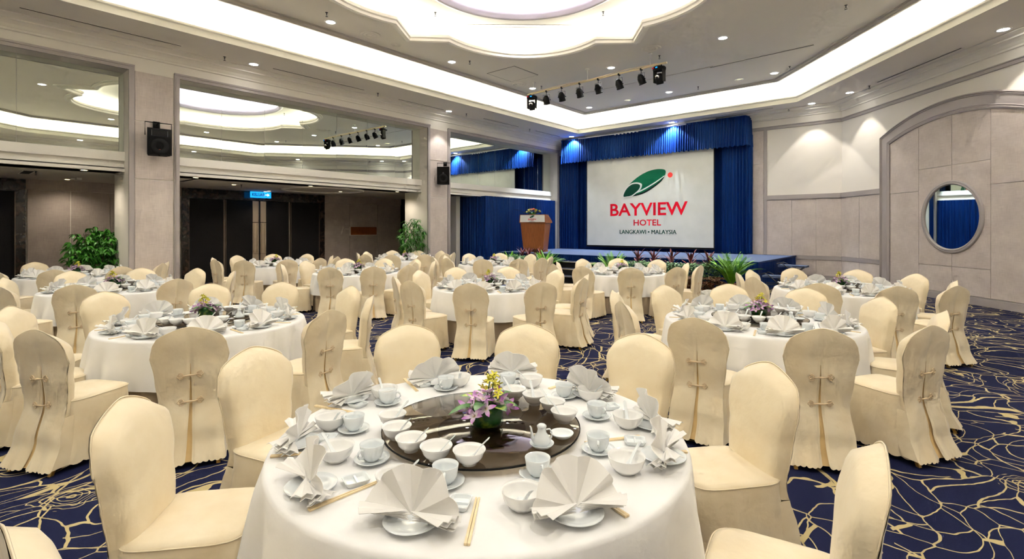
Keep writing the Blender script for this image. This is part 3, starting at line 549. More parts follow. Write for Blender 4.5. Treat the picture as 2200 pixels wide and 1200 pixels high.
# a little of the mirrored daylight-white in the alcove niche by the pillar
# sprinklers
mb = MB(); mb.lathe([(.03, 0), (.03, -.006), (.011, -.008), (.011, -.05)], 10); mb.box(-.022, .022, -.003, .003, -.055, -.05); mb.lathe([(.026, -.085), (.026, -.088), (.002, -.09)], 10); mb.box(-.02, -.014, -.002, .002, -.086, -.05); mb.box(.014, .02, -.002, .002, -.086, -.05)
spr = mb.mesh('sprinkler_head', M['metal'])
for x, y, z, t in ((-12.5, 4.49, ZS, 'before the first pillar side downlight'), (-12.5, 8.59, ZS, 'over the middle mirrors'), (-12.43, 12.08, ZS, 'past the second pillar'), (-12.46, 15.57, ZS, 'near the stage curtain'), (-1.62, 16.93, ZS, 'near the arch corner'), (-3.92, 18.4, ZS, 'by the pelmet end'),
  (-9.76, 5.46, ZC, 'near the left side of the dome'), (-9.68, 9.53, ZC, 'beside the second mirror side downlight'), (-9.68, 12.68, ZC, 'by the left end of the spotlight bar'), (-5.65, 12.43, ZC, 'by the right end of the spotlight bar'), (-1.54, 12.07, ZC, 'out on the open ceiling field'), (-5.96, 15.95, ZC, 'before the stage side rim'), (-3.3, 15.6, ZC, 'at the cove bend'), (-8.75, 7.53, 6.55, 'left inside the dome ring'), (-5.86, 9.96, 6.55, 'right inside the dome ring'), (-15.0, 1.6, 2.93, 'in the alcove ceiling by the left door'), (-15.2, 5.9, 2.93, 'in the alcove ceiling over the doors')):
    tag(link('sprinkler', spr, None, (x, y, z), random.uniform(-.5, .5)), 'small sprinkler head hanging from the ceiling, '+t, 'sprinkler', 'ceiling sprinklers')
# round grilles
mb = MB(); mb.lathe([(.001, -.012), (.05, -.012), (.055, -.004), (.09, -.004), (.095, -.014), (.13, -.014), (.135, -.004), (.17, -.004), (.18, -.016), (.22, -.012), (.23, 0)], 32); gr = mb.mesh('round_grille', M['ceil'])
for x, y, z, s, t in ((-10.12, 6.75, ZC, 1, 'left of the dome corner, the large one'), (-10.21, 7.54, ZC, .5, 'left of the dome corner, the small one'), (-10.08, 12.07, ZC, .95, 'beside the access hatch'), (-5.58, 11.81, ZC, 1.05, 'above the right end of the spotlight bar')):
    tag(link('ceiling_speaker', gr, None, (x, y, z), 0), 'round white ceiling speaker grille '+t, 'speaker', 'round ceiling grilles').scale = (s, s, 1)
e = tag(empty('access_hatch', (-9.56, 11.15, ZC)), 'square white access hatch in the ceiling by the spotlight bar', 'hatch')
e.rotation_euler[2] = radians(0)
mb = MB(); mb.box(-.50, .50, -.52, .52, -.008, -.002); mb.build('hatch_panel', M['ceil'], e, False)
mb = MB()
for a in (-1, 1): mb.box(a*.515-.008, a*.515+.008, -.53, .53, -.004, 0); mb.box(-.52, .52, a*.53-.008, a*.53+.008, -.004, 0)
mb.build('hatch_gap', M['dark'], e, False)
# air slots
def slot(p, q, z, label, wd=.045, mt='dark'):
    ln = hypot(q[0]-p[0], q[1]-p[1]); e = tag(empty('air_slot', (p[0], p[1], z), atan2(q[1]-p[1], q[0]-p[0])), label, 'vent', 'linear air slots')
    wd *= 1.5; mb = MB(); mb.box(0, ln, -wd/2-.012, -wd/2+.004, -.008, 0); mb.box(0, ln, wd/2-.004, wd/2+.012, -.008, 0); mb.build('slot_frame', M['ceil'], e, False)
    mb = MB(); mb.box(0, ln, -wd/2+.01, wd/2-.01, -.003, 0); mb.build('slot_opening', M[mt], e, False)
slot((-12.47, 1.12), (-12.47, 3.62), ZS, 'long thin air slot in the low ceiling before the first pillar')
slot((-12.5, 5.59), (-12.5, 8.14), ZS, 'long thin air slot in the low ceiling past the first downlight')
slot((-12.6, 9.4), (-12.6, 11.2), ZS, 'thin air slot in the low ceiling before the second pillar')
slot((-12.5, 13.0), (-12.5, 14.95), ZS, 'thin air slot in the low ceiling after the second pillar')
slot((-12.5, 16.0), (-12.5, 17.7), ZS, 'thin air slot in the low ceiling nearest the stage curtain')
slot((-6.6, 18.0), (-4.3, 18.0), ZS, 'thin air slot in the low ceiling in front of the pelmet')
slot((-1.43, 16.68), (.23, 14.69), ZS, 'long thin air slot in the low ceiling along the arched wall')
slot((-5.0, 14.27), (-2.47, 14.15), ZC, 'long thin air slot in the main ceiling field near the cove bend')
slot((-9.2, 14.25), (-4.9, 14.2), ZC, 'long thin air slot in the main ceiling behind the spotlight bar', .03)
slot((-8.73, 8.53), (-6.85, 10.18), 6.55, 'white bright air slot inside the scalloped dome', .09, 'lamp_off')
slot((-15.9, 1.5), (-15.1, 1.5), 2.93, 'short double air slot in the alcove ceiling near the left door', .12)
slot((-15.4, 4.45), (-14.3, 4.45), 2.93, 'short double air slot in the alcove ceiling over the doors', .1)
mb = MB(); mb.lathe([(1.25, 0), (1.25, -.03), (1.18, -.04), (1.15, -.0)], 48); tag(mb.build('ceiling_ring', M['ceil']), 'faint round moulding on the alcove ceiling before the doors', 'moulding').location = (-15.2, 8.4, 2.93)
mb = MB(); mb.box(-.08, .08, -.05, .05, -.05, 0); mb.lathe([(.001, -.08), (.05, -.08), (.06, -.05)], 16, (.0, -.12, .03)); tag(mb.build('smoke_detector', M['white'], None, False), 'white emergency lamp unit on the alcove ceiling near the first pillar', 'lamp').location = (-16.2, 2.5, 2.93)
# exit sign
es = tag(empty('exit_sign', (-17.25, 7.3, 2.70), 0), 'glowing blue exit sign reading KELUAR with a running arrow', 'sign')
mb = MB(); mb.box(-.02, .02, -.33, .33, 0, .20); mb.build('sign_panel', M['sign_blue'], es, False)
mb = MB(); mb.box(-.015, .015, -.34, .34, .195, .235); mb.build('sign_mount', M['chrome'], es, False)
def text_mesh(s, name='lettering', off=.02):
    c = bpy.data.curves.new(name, 'FONT'); c.body = s; c.resolution_u = 3; c.offset = off
    o = bpy.data.objects.new(name, c); COL.objects.link(o); bpy.context.view_layer.update()
    me = bpy.data.meshes.new_from_object(o.evaluated_get(bpy.context.evaluated_depsgraph_get())); bpy.data.objects.remove(o); return me
def text_fit(s, x0, x1, z0, z1, mt, parent, xf, name='lettering', off=.02):
    """flat lettering fitted into the box x0..x1, z0..z1; xf maps (x, z) to a local point"""
    me = text_mesh(s, name, off); xs = [v.co.x for v in me.vertices]; ys = [v.co.y for v in me.vertices]
    a, b_, c, d = min(xs), max(xs), min(ys), max(ys)
    for v in me.vertices:
        v.co = xf(x0+(v.co.x-a)/(b_-a)*(x1-x0), z0+(v.co.y-c)/(d-c)*(z1-z0))
    me.materials.clear(); me.materials.append(mt); me.update(); return link(name, me, parent)
text_fit('KELUAR', -.28, .12, .05, .155, M['sign_ink'], es, lambda x, z: Vector((.0215, x, z)))
mb = MB(); mb.ngon([(.022, .14, .09), (.022, .14, .115), (.022, .21, .115), (.022, .21, .15), (.022, .28, .10), (.022, .21, .055), (.022, .21, .09)]); mb.build('arrow', M['sign_w'], es, False)
# ------------------------------------------------------------------ stage
SY, SX0, SX1, SZ = 14.3, -13.1, -3.78, .8
st = tag(empty('stage', (SX0, SY, 0)), 'low stage with grey blue carpet top in front of the screen', 'stage')
def sp(name, mb, mt, smooth=False): o = mb.build(name, mt, st, smooth); o.location = (-SX0, -SY, 0); return o
mb = MB(); mb.box(SX0, SX1, SY, 18.64, .74, SZ); sp('platform', mb, M['stage_carpet'])
def pleats(mb, path, z0, z1, per=.07, amp=.014, rows=3, flare=0, seed=1, gather=0, ph=0, sag=0):
    """cloth hung along a path: folds vary in width; gather pulls the folds in at the top"""
    rnd = random.Random(seed); P = [Vector((*p, 0)) for p in path]; seg = [(P[i+1]-P[i]).length for i in range(len(P)-1)]; tot = sum(seg); n = max(4, int(tot/per*8))
    pts = []; x = 0
    for i in range(n+1):
        d = tot*i/n; k = 0; dd = d
        while k < len(seg)-1 and dd > seg[k]: dd -= seg[k]; k += 1
        t = (P[k+1]-P[k]).normalized(); pts.append((P[k]+t*dd, Vector((-t.y, t.x, 0)), d))
    a1, a2, a3 = rnd.random()*6, rnd.random()*6, rnd.random()*6
    out = []
    for j in range(rows+1):
        f = j/rows; row = []
        for p, nrm, d in pts:
            w_ = sin(2*pi*d/per+2.2*sin(d*2.7+a1)+1.3*sin(d*6.1+a2)+.8*sin(d*13.7+a3)+ph)
            w_ = math.copysign(abs(w_)**.8, w_)
            A = amp*(.65+.35*sin(d*3.3+a3))*(1-gather*(1-f)*.6)
            w2 = w_*(1) + .25*sin(2*pi*d/per*.41+f*1.1+a2)
            q = p+nrm*(A*w2+flare*f)
            zz = z1+(z0-z1)*f
            if j == rows and sag: zz += sag*sin(2*pi*d/per*.5+a3)
            row.append((q.x, q.y, zz))
        out.append(row)
    return mb.grid(out)
mb = MB(); pleats(mb, [(SX0, SY-.02), (-10.1, SY-.02)], 0, .79, .07, .016, seed=2, flare=-.02); pleats(mb, [(-10.1, SY-.02), (-8.15, SY-.02)], 0.55, .79, .07, .016, seed=3); pleats(mb, [(-8.15, SY-.02), (SX1+.02, SY-.02), (SX1+.02, 18.6)], 0, .79, .07, .016, seed=4, flare=-.02)
sp('stage_skirt', mb, M['blue'], True)
mb = MB(); mb.box(SX0, SX1+.03, SY-.035, SY, .765, .806); mb.box(SX1, SX1+.035, SY, 18.64, .765, .806); sp('skirt_band', mb, M['blue'])
mb = MB()
steps = tag(empty('stage_steps', (-10.1, SY-.04, 0)), 'three dark carpeted steps with pale nosings up to the stage front', 'steps')
for i, (z, y) in enumerate(((.60, -.02), (.40, -.42), (.20, -.82))):
    mb = MB(); mb.box(0, 1.95, y-.40, y, 0, z-.02); mb.build('riser', M['black'], steps, False)
    mb = MB(); mb.box(-.01, 1.96, y-.42, y, z-.02, z); mb.build('tread', mat('step_tread_%d' % i, (.03, .035, .06), .9), steps, False)
    mb = MB(); mb.box(-.01, 1.96, y-.425, y-.41, z-.025, z+.002); mb.build('nosing', M['chrome'], steps, False)

# side steps with curved tube handles
def portable_step(loc, rz, label):
    e = tag(empty('portable_step', loc, rz), label, 'steps', 'portable steps beside the stage')
    mb = MB(); mb.box(0, .7, -.2, .2, -.05, 0); mb.build('tread', M['stage_carpet'], e, False)
    mb = MB()
    for y in (-.21, .21):
        mb.tube([(-.02, y, .03), (.05, y, .06), (.15, y, .02), (.35, y, -.16), (.6, y, -.36), (.68, y, -loc[2]+.02)], .013)
        mb.tube([(.66, y, -.02), (.35, y, -.25), (.02, y, -.40), (.0, y, -loc[2]+.02)], .013)
        mb.tube([(.0, y, -.22), (.3, y, -.23), (.6, y, -.42)], .012)
    mb.build('tube_frame', M['metal'], e); return e
portable_step((-3.62, 14.3, .48), 0, 'dark folding step unit beside the stage, lower and nearer one')
portable_step((-3.62, 15.9, .66), 0, 'dark folding step unit beside the stage, higher and farther one')

# drapes
def drape(name, label, path, z0, z1, mt, per=.16, amp=.045, **kw):
    mb = MB(); pleats(mb, path, z0, z1, per, amp, **kw); return tag(mb.build(name, mt, None, True), label, 'curtain')
drape('side_curtain', 'long blue satin curtain below the beam beside the podium', [(-14.85, 13.86), (-13.22, 13.86), (-13.22, 18.35)], .02, 2.92, M['blue'], .13, .035, rows=6, seed=11)
drape('recess_curtain', 'dark blue curtain in the recess right of the second pillar', [(-14.95, 11.5), (-14.95, 13.9)], .02, 2.92, M['blue'], .13, .035, rows=5, seed=12)
drape('backdrop_curtain', 'plain navy backdrop cloth behind the projection screen', [(-13.1, 18.62), (-5.25, 18.62)], .8, 5.4, M['blue_dark'], .3, .012, seed=13)
drape('stage_curtain', 'gathered blue stage curtain left of the screen', [(-13.05, 18.45), (-12.05, 18.45)], .82, 4.9, M['blue'], .14, .05, rows=8, seed=14)
drape('stage_curtain', 'gathered blue stage curtain right of the screen', [(-6.05, 18.5), (-5.15, 18.45), (-5.1, 18.6)], .82, 4.9, M['blue'], .11, .045, rows=8, seed=15)
pel = tag(empty('pelmet', (-12.9, 18.4, 4.55)), 'long gathered blue valance across the top of the stage', 'curtain')
mb = MB(); pleats(mb, [(-12.80, 18.20), (-5.19, 18.20), (-5.12, 18.64)], 4.51, 5.47, .085, .034, rows=6, flare=-.05, seed=16, gather=.8, sag=.022); o = mb.build('valance', M['blue'], pel, True); o.location = (12.9, -18.4, -4.55)
mb = MB(); pleats(mb, [(-12.80, 18.19), (-5.19, 18.19), (-5.11, 18.64)], 5.46, 5.53, .05, .012, rows=1, seed=17); o = mb.build('heading_ruffle', M['blue'], pel, True); o.location = (12.9, -18.4, -4.55)
# screen
sc = tag(empty('projection_screen', (-11.53, 18.29, .93)), 'large pale projection screen showing a green leaf logo and BAYVIEW HOTEL', 'screen')
def slab(o, off): o.location = Vector((11.53, -18.29, -.93))+Vector((0, off, 0)); return o
mb = MB(); mb.box(-11.53, -6.29, 18.29, 18.31, 1.0, 5.0); slab(mb.build('screen_fabric', M['screen'], sc, False), 0)
mb = MB(); mb.box(-11.56, -6.26, 18.285, 18.325, .93, .995); slab(mb.build('black_border', M['black'], sc, False), 0)
mb = MB(); mb.box(-6.285, -6.26, 18.285, 18.32, .93, 5.0); mb.box(-11.56, -11.535, 18.285, 18.32, .93, 5.0); slab(mb.build('side_border', M['dark'], sc, False), 0)
def smooth_loop(P, n=4):
    out = []; k = len(P)
    for i in range(k):
        a, b_, c, d = (Vector((*P[(i+j-1) % k], 0)) for j in range(4))
        for t in range(n):
            t /= n; v = .5*((2*b_)+(c-a)*t+(2*a-5*b_+4*c-d)*t*t+(-a+3*b_-3*c+d)*t**3); out.append((v.x, v.y))
    return out
def flat(P, off, mt, name, parent, xf=None, n=4):
    xf = xf or (lambda x, z: (x, 18.29-off, z)); mb = MB(); P = smooth_loop(P, n)
    tr = tessellate_polygon([[Vector((x, z, 0)) for x, z in P]]); mb.add([xf(x, z) for x, z in P], tr)
    return mb.build(name, mt, parent, False)
def logo(parent, xf, off=0.002, place=None):
    obs = [flat(LOGO['shadow'], 0, M['ink'], 'logo_shadow', parent, lambda x, z: xf(x, z, off)),
     flat(LOGO['green'], 0, M['green'], 'logo_leaf', parent, lambda x, z: xf(x, z, off*2)),
     flat(LOGO['line'], 0, M['paper'], 'logo_line', parent, lambda x, z: xf(x, z, off*3)),
     flat(LOGO['ring'], 0, M['paper'], 'logo_ring', parent, lambda x, z: xf(x, z, off*4)),
     flat(LOGO['small'], 0, M['dkgreen'], 'logo_small_leaf', parent, lambda x, z: xf(x, z, off*5))]
    cx, cz = LOGO['dot'][0]; obs.append(flat([(cx+.098*cos(i*pi/6), cz+.098*sin(i*pi/6)) for i in range(12)], 0, M['coral'], 'logo_dot', parent, lambda x, z: xf(x, z, off)))
    f = lambda x, z: Vector(xf(x, z, off))
    obs += [text_fit('BAYVIEW', -10.43, -7.22, 2.19, 2.69, M['red'], parent, f), text_fit('HOTEL', -9.39, -8.25, 1.80, 2.037, M['red'], parent, f), text_fit('LANGKAWI \u2022 MALAYSIA', -10.0, -7.65, 1.477, 1.637, M['dkgreen'], parent, f, off=0), text_fit('LANGKAWI \u2022 MALAYSIA', -9.99, -7.64, 1.477, 1.637, M['dkgreen'], parent, lambda x, z: Vector(xf(x, z, off*1.5)), off=0)]
    for o in obs:
        if place: o.location = place
logo(sc, lambda x, z, d: (x, 18.29-d, z), .002, (11.53, -18.29, -.93))
mb = MB(); mb.box(-11.6, -6.2, 18.27, 18.37, 5.0, 5.6); slab(mb.build('roller_housing', M['white'], sc, False), 0)
# pipe under the soffit in front of the pelmet
e = tag(empty('pipe_rail', (-11.75, 17.95, 5.45)), 'thin white pipe rail hanging in front of the blue pelmet', 'rail')
mb = MB(); mb.tube([(0, 0, 0), (4.6, 0, 0)], .022, 8); mb.build('pipe', M['white'], e)
mb = MB()
for x in (.35, 2.2, 4.3): mb.tube([(x, 0, 0), (x, 0, .15)], .01, 6); mb.box(x-.03, x+.03, -.03, .03, .14, .15)
mb.build('hanger', M['white'], e)
mb = MB()
for i in range(7): mb.box(1.7+i*.16, 1.76+i*.16, -.02, .02, -.05, -.01)
mb.build('clip_row', M['white'], e, False)

# podium
pd = tag(empty('podium', (-12.05, 15.42, SZ), radians(18)), 'tapered cherry wood podium with a white logo sign on the stage', 'podium')
def taper(mb, x, y, z0, x2, y2, z1, dy=0):
    mb.add([(-x, -y, z0), (x, -y, z0), (x, y, z0), (-x, y, z0), (-x2, -y2+dy, z1), (x2, -y2+dy, z1), (x2, y2+dy, z1), (-x2, y2+dy, z1)], [(0, 3, 2, 1), (4, 5, 6, 7), (0, 1, 5, 4), (1, 2, 6, 5), (2, 3, 7, 6), (3, 0, 4, 7)])
mb = MB(); taper(mb, .40, .26, .05, .50, .33, 1.10); mb.build('pedestal', M['podium'], pd, False)
mb = MB(); taper(mb, .42, .28, 0, .41, .27, .05); mb.build('base', M['podium'], pd, False)
mb = MB(); mb.add([(-.54, -.36, 1.10), (.54, -.36, 1.10), (.54, .40, 1.10), (-.54, .40, 1.10), (-.52, -.34, 1.42), (.52, -.34, 1.42), (.54, -.08, 1.42), (-.54, -.08, 1.42), (-.54, .40, 1.16), (.54, .40, 1.16)],
  [(0, 3, 2, 1), (0, 1, 5, 4), (4, 5, 6, 7), (7, 6, 9, 8), (8, 9, 2, 3), (0, 4, 7, 8, 3), (1, 2, 9, 6, 5)]); mb.build('desk', M['podium'], pd, False)
mb = MB(); mb.add([(-.50, -.366, 1.13), (.50, -.366, 1.13), (.49, -.35, 1.40), (-.49, -.35, 1.40), (-.50, -.372, 1.13), (.50, -.372, 1.13), (.49, -.356, 1.40), (-.49, -.356, 1.40)], [(4, 5, 6, 7), (0, 3, 2, 1), (0, 1, 5, 4), (1, 2, 6, 5), (2, 3, 7, 6), (3, 0, 4, 7)]); mb.build('sign_board', M['paper'], pd, False)
S_ = .103
logo(pd, lambda x, z, d: ((x+8.83)*S_, -.372-d*.35+(z-2.7)*S_*.055, 1.267+(z-2.75)*S_), .004)
mb = MB(); mb.tube([(-.38, .1, 1.36), (-.45, .0, 1.5), (-.62, -.25, 1.60), (-.8, -.35, 1.63)], .006, 6); mb.build('microphone', M['black'], pd)

# flower parts shared by all arrangements
def blade(mb, base, d, ln, wd, droop=.3, n=5, fold=.15, up=None, twist=0):
    """one leaf or petal: base point, direction, length, width, bending down by droop"""
    d = Vector(d).normalized(); side = d.cross(Vector((0, 0, 1)))
    if side.length < .05: side = d.cross(Vector((1, 0, 0)))
    side.normalize(); nrm = side.cross(d)
    if twist: side = side*cos(twist)+nrm*sin(twist); nrm = side.cross(d)
    b0 = Vector(base); rows = []
    for i in range(n+1):
        t = i/n; w_ = wd*(sin(pi*min(1, t*.93+.05))**.75) if i < n else wd*.02
        p = b0+d*ln*t+Vector((0, 0, -1))*droop*ln*t*t
        rows.append([p-side*w_/2+nrm*fold*w_, p, p+side*w_/2+nrm*fold*w_])
    mb.grid(rows); return mb
def orchid_mesh(name, mt, s, rnd):
    mb = MB()
    for k in range(5):
        a = 2*pi*k/5+.3; mb_d = (cos(a), sin(a), .35+.15*rnd.random())
        blade(mb, (0, 0, 0), mb_d, s*(1 if k % 2 else .85), s*.36, .16, 4, .1)
    for k in range(3): a = 2*pi*k/3; blade(mb, (0, 0, 0), (cos(a)*.4, sin(a)*.4, 1), s*.35, s*.22, 0, 3, .2)
    return mb.mesh(name, mt)
rr = random.Random(5)
orch = [orchid_mesh('orchid_bloom', M['orchid'], .044, rr) for _ in range(2)]
yel = orchid_mesh('yellow_bloom', M['orchid_y'], .021, rr)
mb = MB(); blade(mb, (0, 0, 0), (1, 0, .2), .10, .035, .35, 6); lf1 = mb.mesh('leaf', M['leaf'])
mb = MB(); blade(mb, (0, 0, 0), (1, 0, .2), .075, .045, .3, 6); lf2 = mb.mesh('leaf', M['leaf_y'])
def arrangement():
    e = empty('flower_arrangement')
    mb = MB(); mb.lathe([(.001, .003), (.045, .003), (.052, .012), (.055, .035), (.055, .085), (.053, .085), (.052, .012)], 24); mb.build('vase', M['glass'], e)
    mb = MB(); mb.lathe([(.001, .012), (.044, .014), (.050, .035), (.050, .075), (.038, .098), (.001, .10)], 20); mb.build('wrapping_leaf', M['leaf_y'], e)
    rnd = random.Random(21)
    for k in range(17):
        a = k*2.4; r = .012+.058*sqrt(k/17); z = .148-1.15*r+rnd.uniform(-.008, .012)
        link('orchid_bloom', orch[k % 2], e, (r*cos(a), r*sin(a), z), (rnd.uniform(-.5, .5)-sin(a)*1.0*r/.06, rnd.uniform(-.2, .5)+cos(a)*1.0*r/.06, rnd.uniform(0, 6)))
    for k in range(18):
        t = k/17; link('yellow_bloom', yel, e, (.012+.030*sin(k*1.9)*(1.2-t), .015+.026*cos(k*2.6)*(1.2-t), .125+.065*t), (rnd.uniform(-1, 1), rnd.uniform(-1, 1), rnd.uniform(0, 6)))
    for k in range(7):
        a = k*.9+.4; o = link('leaf', lf1 if k % 3 else lf2, e, (.028*cos(a), .028*sin(a), .085+.01*(k % 2)), (0, rnd.uniform(-.5, .1), a))
    mb = MB(); mb.tube([(0, 0, .08), (.0, .01, .13), (.008, .015, .185)], .002, 5); mb.tube([(0, 0, .08), (.015, .01, .13), (.018, .012, .17)], .002, 5); mb.build('stem', M['leaf'], e)
    return kids(e)
ARR = arrangement()
# podium flowers
e = tag(empty('podium_flowers', (-12.1, 15.30, SZ+1.425), .3), 'low arrangement of orange, yellow and white flowers on the podium', 'flowers')
rnd = random.Random(8)
mb = MB(); mb.lathe([(.001, 0), (.12, 0), (.15, .05), (.1, .06), (.001, .06)], 16); mb.build('bowl', M['leaf'], e)
big = {k: orchid_mesh('bloom', M[k], .075, rnd) for k in ('flower_r', 'orchid_y', 'flower_w')}
for k in range(26):
    a = rnd.uniform(0, 2*pi); r = rnd.random()**.5; key = 'flower_r' if r < .35 else rnd.choice(['orchid_y', 'orchid_y', 'flower_w', 'flower_r'])
    link('bloom', big[key], e, (r*.36*cos(a), r*.17*sin(a), .07+.14*(1-r*r)), (rnd.uniform(-.9, .2), rnd.uniform(-.6, .6), a))
mb = MB()
for k in range(40):
    a = rnd.uniform(0, 2*pi); blade(mb, (.25*cos(a)*rnd.random(), .1*sin(a), .04), (cos(a), sin(a)*.5, .5), .22, .05, .3, 4)
tag(mb.build('foliage', M['leaf'], e), kind='stuff')

# ------------------------------------------------------------------ plants
def cordyline(rnd):
    e = empty('cordyline_plant'); mb = MB(); mb.lathe([(.001, 0), (.09, 0), (.12, .2), (.105, .2), (.001, .18)], 14); mb.build('pot', M['pot'], e)
    mb = MB(); mb.tube([(0, 0, .15), (0, 0, .5)], .012, 6); mb.build('stem', M['bark'], e)
    ms = []
    for k in range(3):
        m1 = MB(); blade(m1, (0, 0, 0), (1, 0, .7+.75*k), .36+.02*k, .048, .22, 6, .2); ms.append(m1.mesh('leaf', M['purple']))
    for k in range(24): link('leaf', ms[k % 3], e, (0, 0, .40+.013*k), (rnd.uniform(-.1, .1), rnd.uniform(.45, -.3), k*2.4))
    return kids(e)
def palm(rnd):
    e = empty('areca_palm'); mb = MB(); mb.lathe([(.001, 0), (.11, 0), (.14, .24), (.12, .24), (.001, .2)], 14); mb.build('pot', M['pot'], e)
    for v in range(3):
        mb = MB(); n = 24; ln = .80
        pts = [Vector((ln*(.22+.13*v)*t*(.5+.8*t), 0, ln*(t-(.16+.12*v)*t*t))) for t in [i/n for i in range(n+1)]]
        mb.tube(pts, [.006*(1-.8*i/n) for i in range(n+1)], 4)
        for i in range(4, n+1):
            t = (pts[i]-pts[i-1]).normalized()
            for s_ in (-1, 1): blade(mb, pts[i], t*1.1+Vector((0, s_*.9, .15)), .22*(1-.6*abs(i/n-.5)), .016, .25, 3, .1)
        fm = mb.mesh('frond', M['palm'])
        for k in range(8): link('frond', fm, e, (0, 0, .12), (rnd.uniform(-.15, .15), rnd.uniform(-.15, .2), 2*pi*(k+v/3)/8+rnd.uniform(-.2, .2)))
    return kids(e)
def shrub(rnd, mt, h, r, n, ln, wd, name):
    e = empty(name); mb = MB(); mb.lathe([(.001, 0), (.1, 0), (.12, .16), (.1, .16), (.001, .14)], 12); mb.build('pot', M['pot'], e)
    mb = MB()
    for k in range(n):
        a = rnd.uniform(0, 2*pi); q = rnd.random()**.6; z = .1+(h-.1)*rnd.random()**.7; rad = r*q*(1-.45*(z/h)**2)
        for j in range(5):
            b_ = 2*pi*j/5+a; blade(mb, (rad*cos(a), rad*sin(a), z), (cos(b_)+cos(a)*.6, sin(b_)+sin(a)*.6, .6), ln, wd, .4, 3, .12)
    tag(mb.build('foliage', mt, e), kind='stuff'); return kids(e)
rnd = random.Random(31)
P_cor, P_palm = cordyline(rnd), palm(rnd)
P_sh = shrub(rnd, M['shrub'], .66, .36, 130, .17, .032, 'leafy_shrub'); P_cr = shrub(rnd, M['croton'], .44, .34, 110, .13, .034, 'croton_shrub')
bedL = 'in the bed left of the stage steps'; bedR = 'in the bed right of the stage steps'
for x, y, s, t in ((-11.95, 13.75, 1.0, 'feathery green palm below the podium, '+bedL), (-10.15, 13.55, 1.1, 'feathery green palm next to the steps, '+bedL), (-7.55, 13.35, 1.15, 'feathery green palm next to the steps, '+bedR), (-4.15, 13.3, 1.25, 'feathery green palm at the stage corner, '+bedR)):
    o = put(P_palm, (x, y, 0), rnd.uniform(0, 6), t, 'plant', 'palms before the stage'); o.scale = (s, s, s)
ordw = ['first', 'second', 'third', 'fourth', 'fifth', 'sixth', 'seventh', 'eighth', 'ninth', 'tenth', 'eleventh', 'twelfth']
for i, x in enumerate((-11.5, -11.2, -10.9, -10.7)): put(P_cor, (x, 13.95, 0), rnd.uniform(0, 6), 'spiky purple cordyline, %s from the left, ' % ordw[i]+bedL, 'plant', 'cordylines left').scale = (1.1, 1.1, 1.12)
for i, x in enumerate((-7.0, -6.5, -5.95, -5.4, -4.9)): put(P_cor, (x, 13.9, 0), rnd.uniform(0, 6), 'spiky purple cordyline, %s from the left, ' % ordw[i]+bedR, 'plant', 'cordylines right').scale = (1.15, 1.15, 1.18)
for i, (x, y) in enumerate(((-12.3, 13.7), (-11.6, 13.5), (-11.15, 13.45), (-10.75, 13.35))): put(P_sh, (x, y, 0), rnd.uniform(0, 6), 'green leafy shrub, %s from the left, ' % ordw[i]+bedL, 'plant', 'green shrubs left').scale = (1.05, 1.05, 1.1)
for i, (x, y) in enumerate(((-7.2, 13.2), (-6.7, 13.4), (-6.2, 13.3), (-5.7, 13.4), (-5.2, 13.3), (-4.7, 13.35))): put(P_sh, (x, y, 0), rnd.uniform(0, 6), 'green leafy shrub, %s from the left, ' % ordw[i]+bedR, 'plant', 'green shrubs right').scale = (1.1, 1.1, 1.1)
for i, (x, y) in enumerate(((-11.3, 13.1), (-10.8, 12.95), (-10.4, 12.9))): put(P_cr, (x, y, 0), rnd.uniform(0, 6), 'low brown croton, %s from the left, ' % ordw[i]+bedL, 'plant', 'crotons left')
for i, (x, y) in enumerate(((-6.9, 12.85), (-6.4, 12.9), (-5.9, 12.85), (-5.4, 12.9), (-4.9, 12.85), (-4.4, 12.9))): put(P_cr, (x, y, 0), rnd.uniform(0, 6), 'low brown croton, %s from the left, ' % ordw[i]+bedR, 'plant', 'crotons right')
# white stone edging
def rock(rnd):
    bm = bmesh.new(); bmesh.ops.create_icosphere(bm, subdivisions=2, radius=.17)
    for v in bm.verts: v.co = Vector((v.co.x*1.35, v.co.y, v.co.z*.75))*(1+rnd.uniform(-.12, .12))
    me = bpy.data.meshes.new('white_rock'); bm.to_mesh(me); bm.free(); me.materials.append(M['stone']); return me
rk = [rock(rnd) for _ in range(3)]
for side, xs, y in (('left', [-11.5+.3*i for i in range(5)], 12.6), ('right', [-7.2+.31*i for i in range(10)], 12.42)):
    for i, x in enumerate(xs):
        tag(link('edging_rock', rk[i % 3], None, (x, y+rnd.uniform(-.03, .03), .075), rnd.uniform(0, 6)), 'white edging rock, %s from the left, in the bed %s of the stage steps' % (ordw[i], side), 'rock', 'white rocks edging the %s bed' % side)
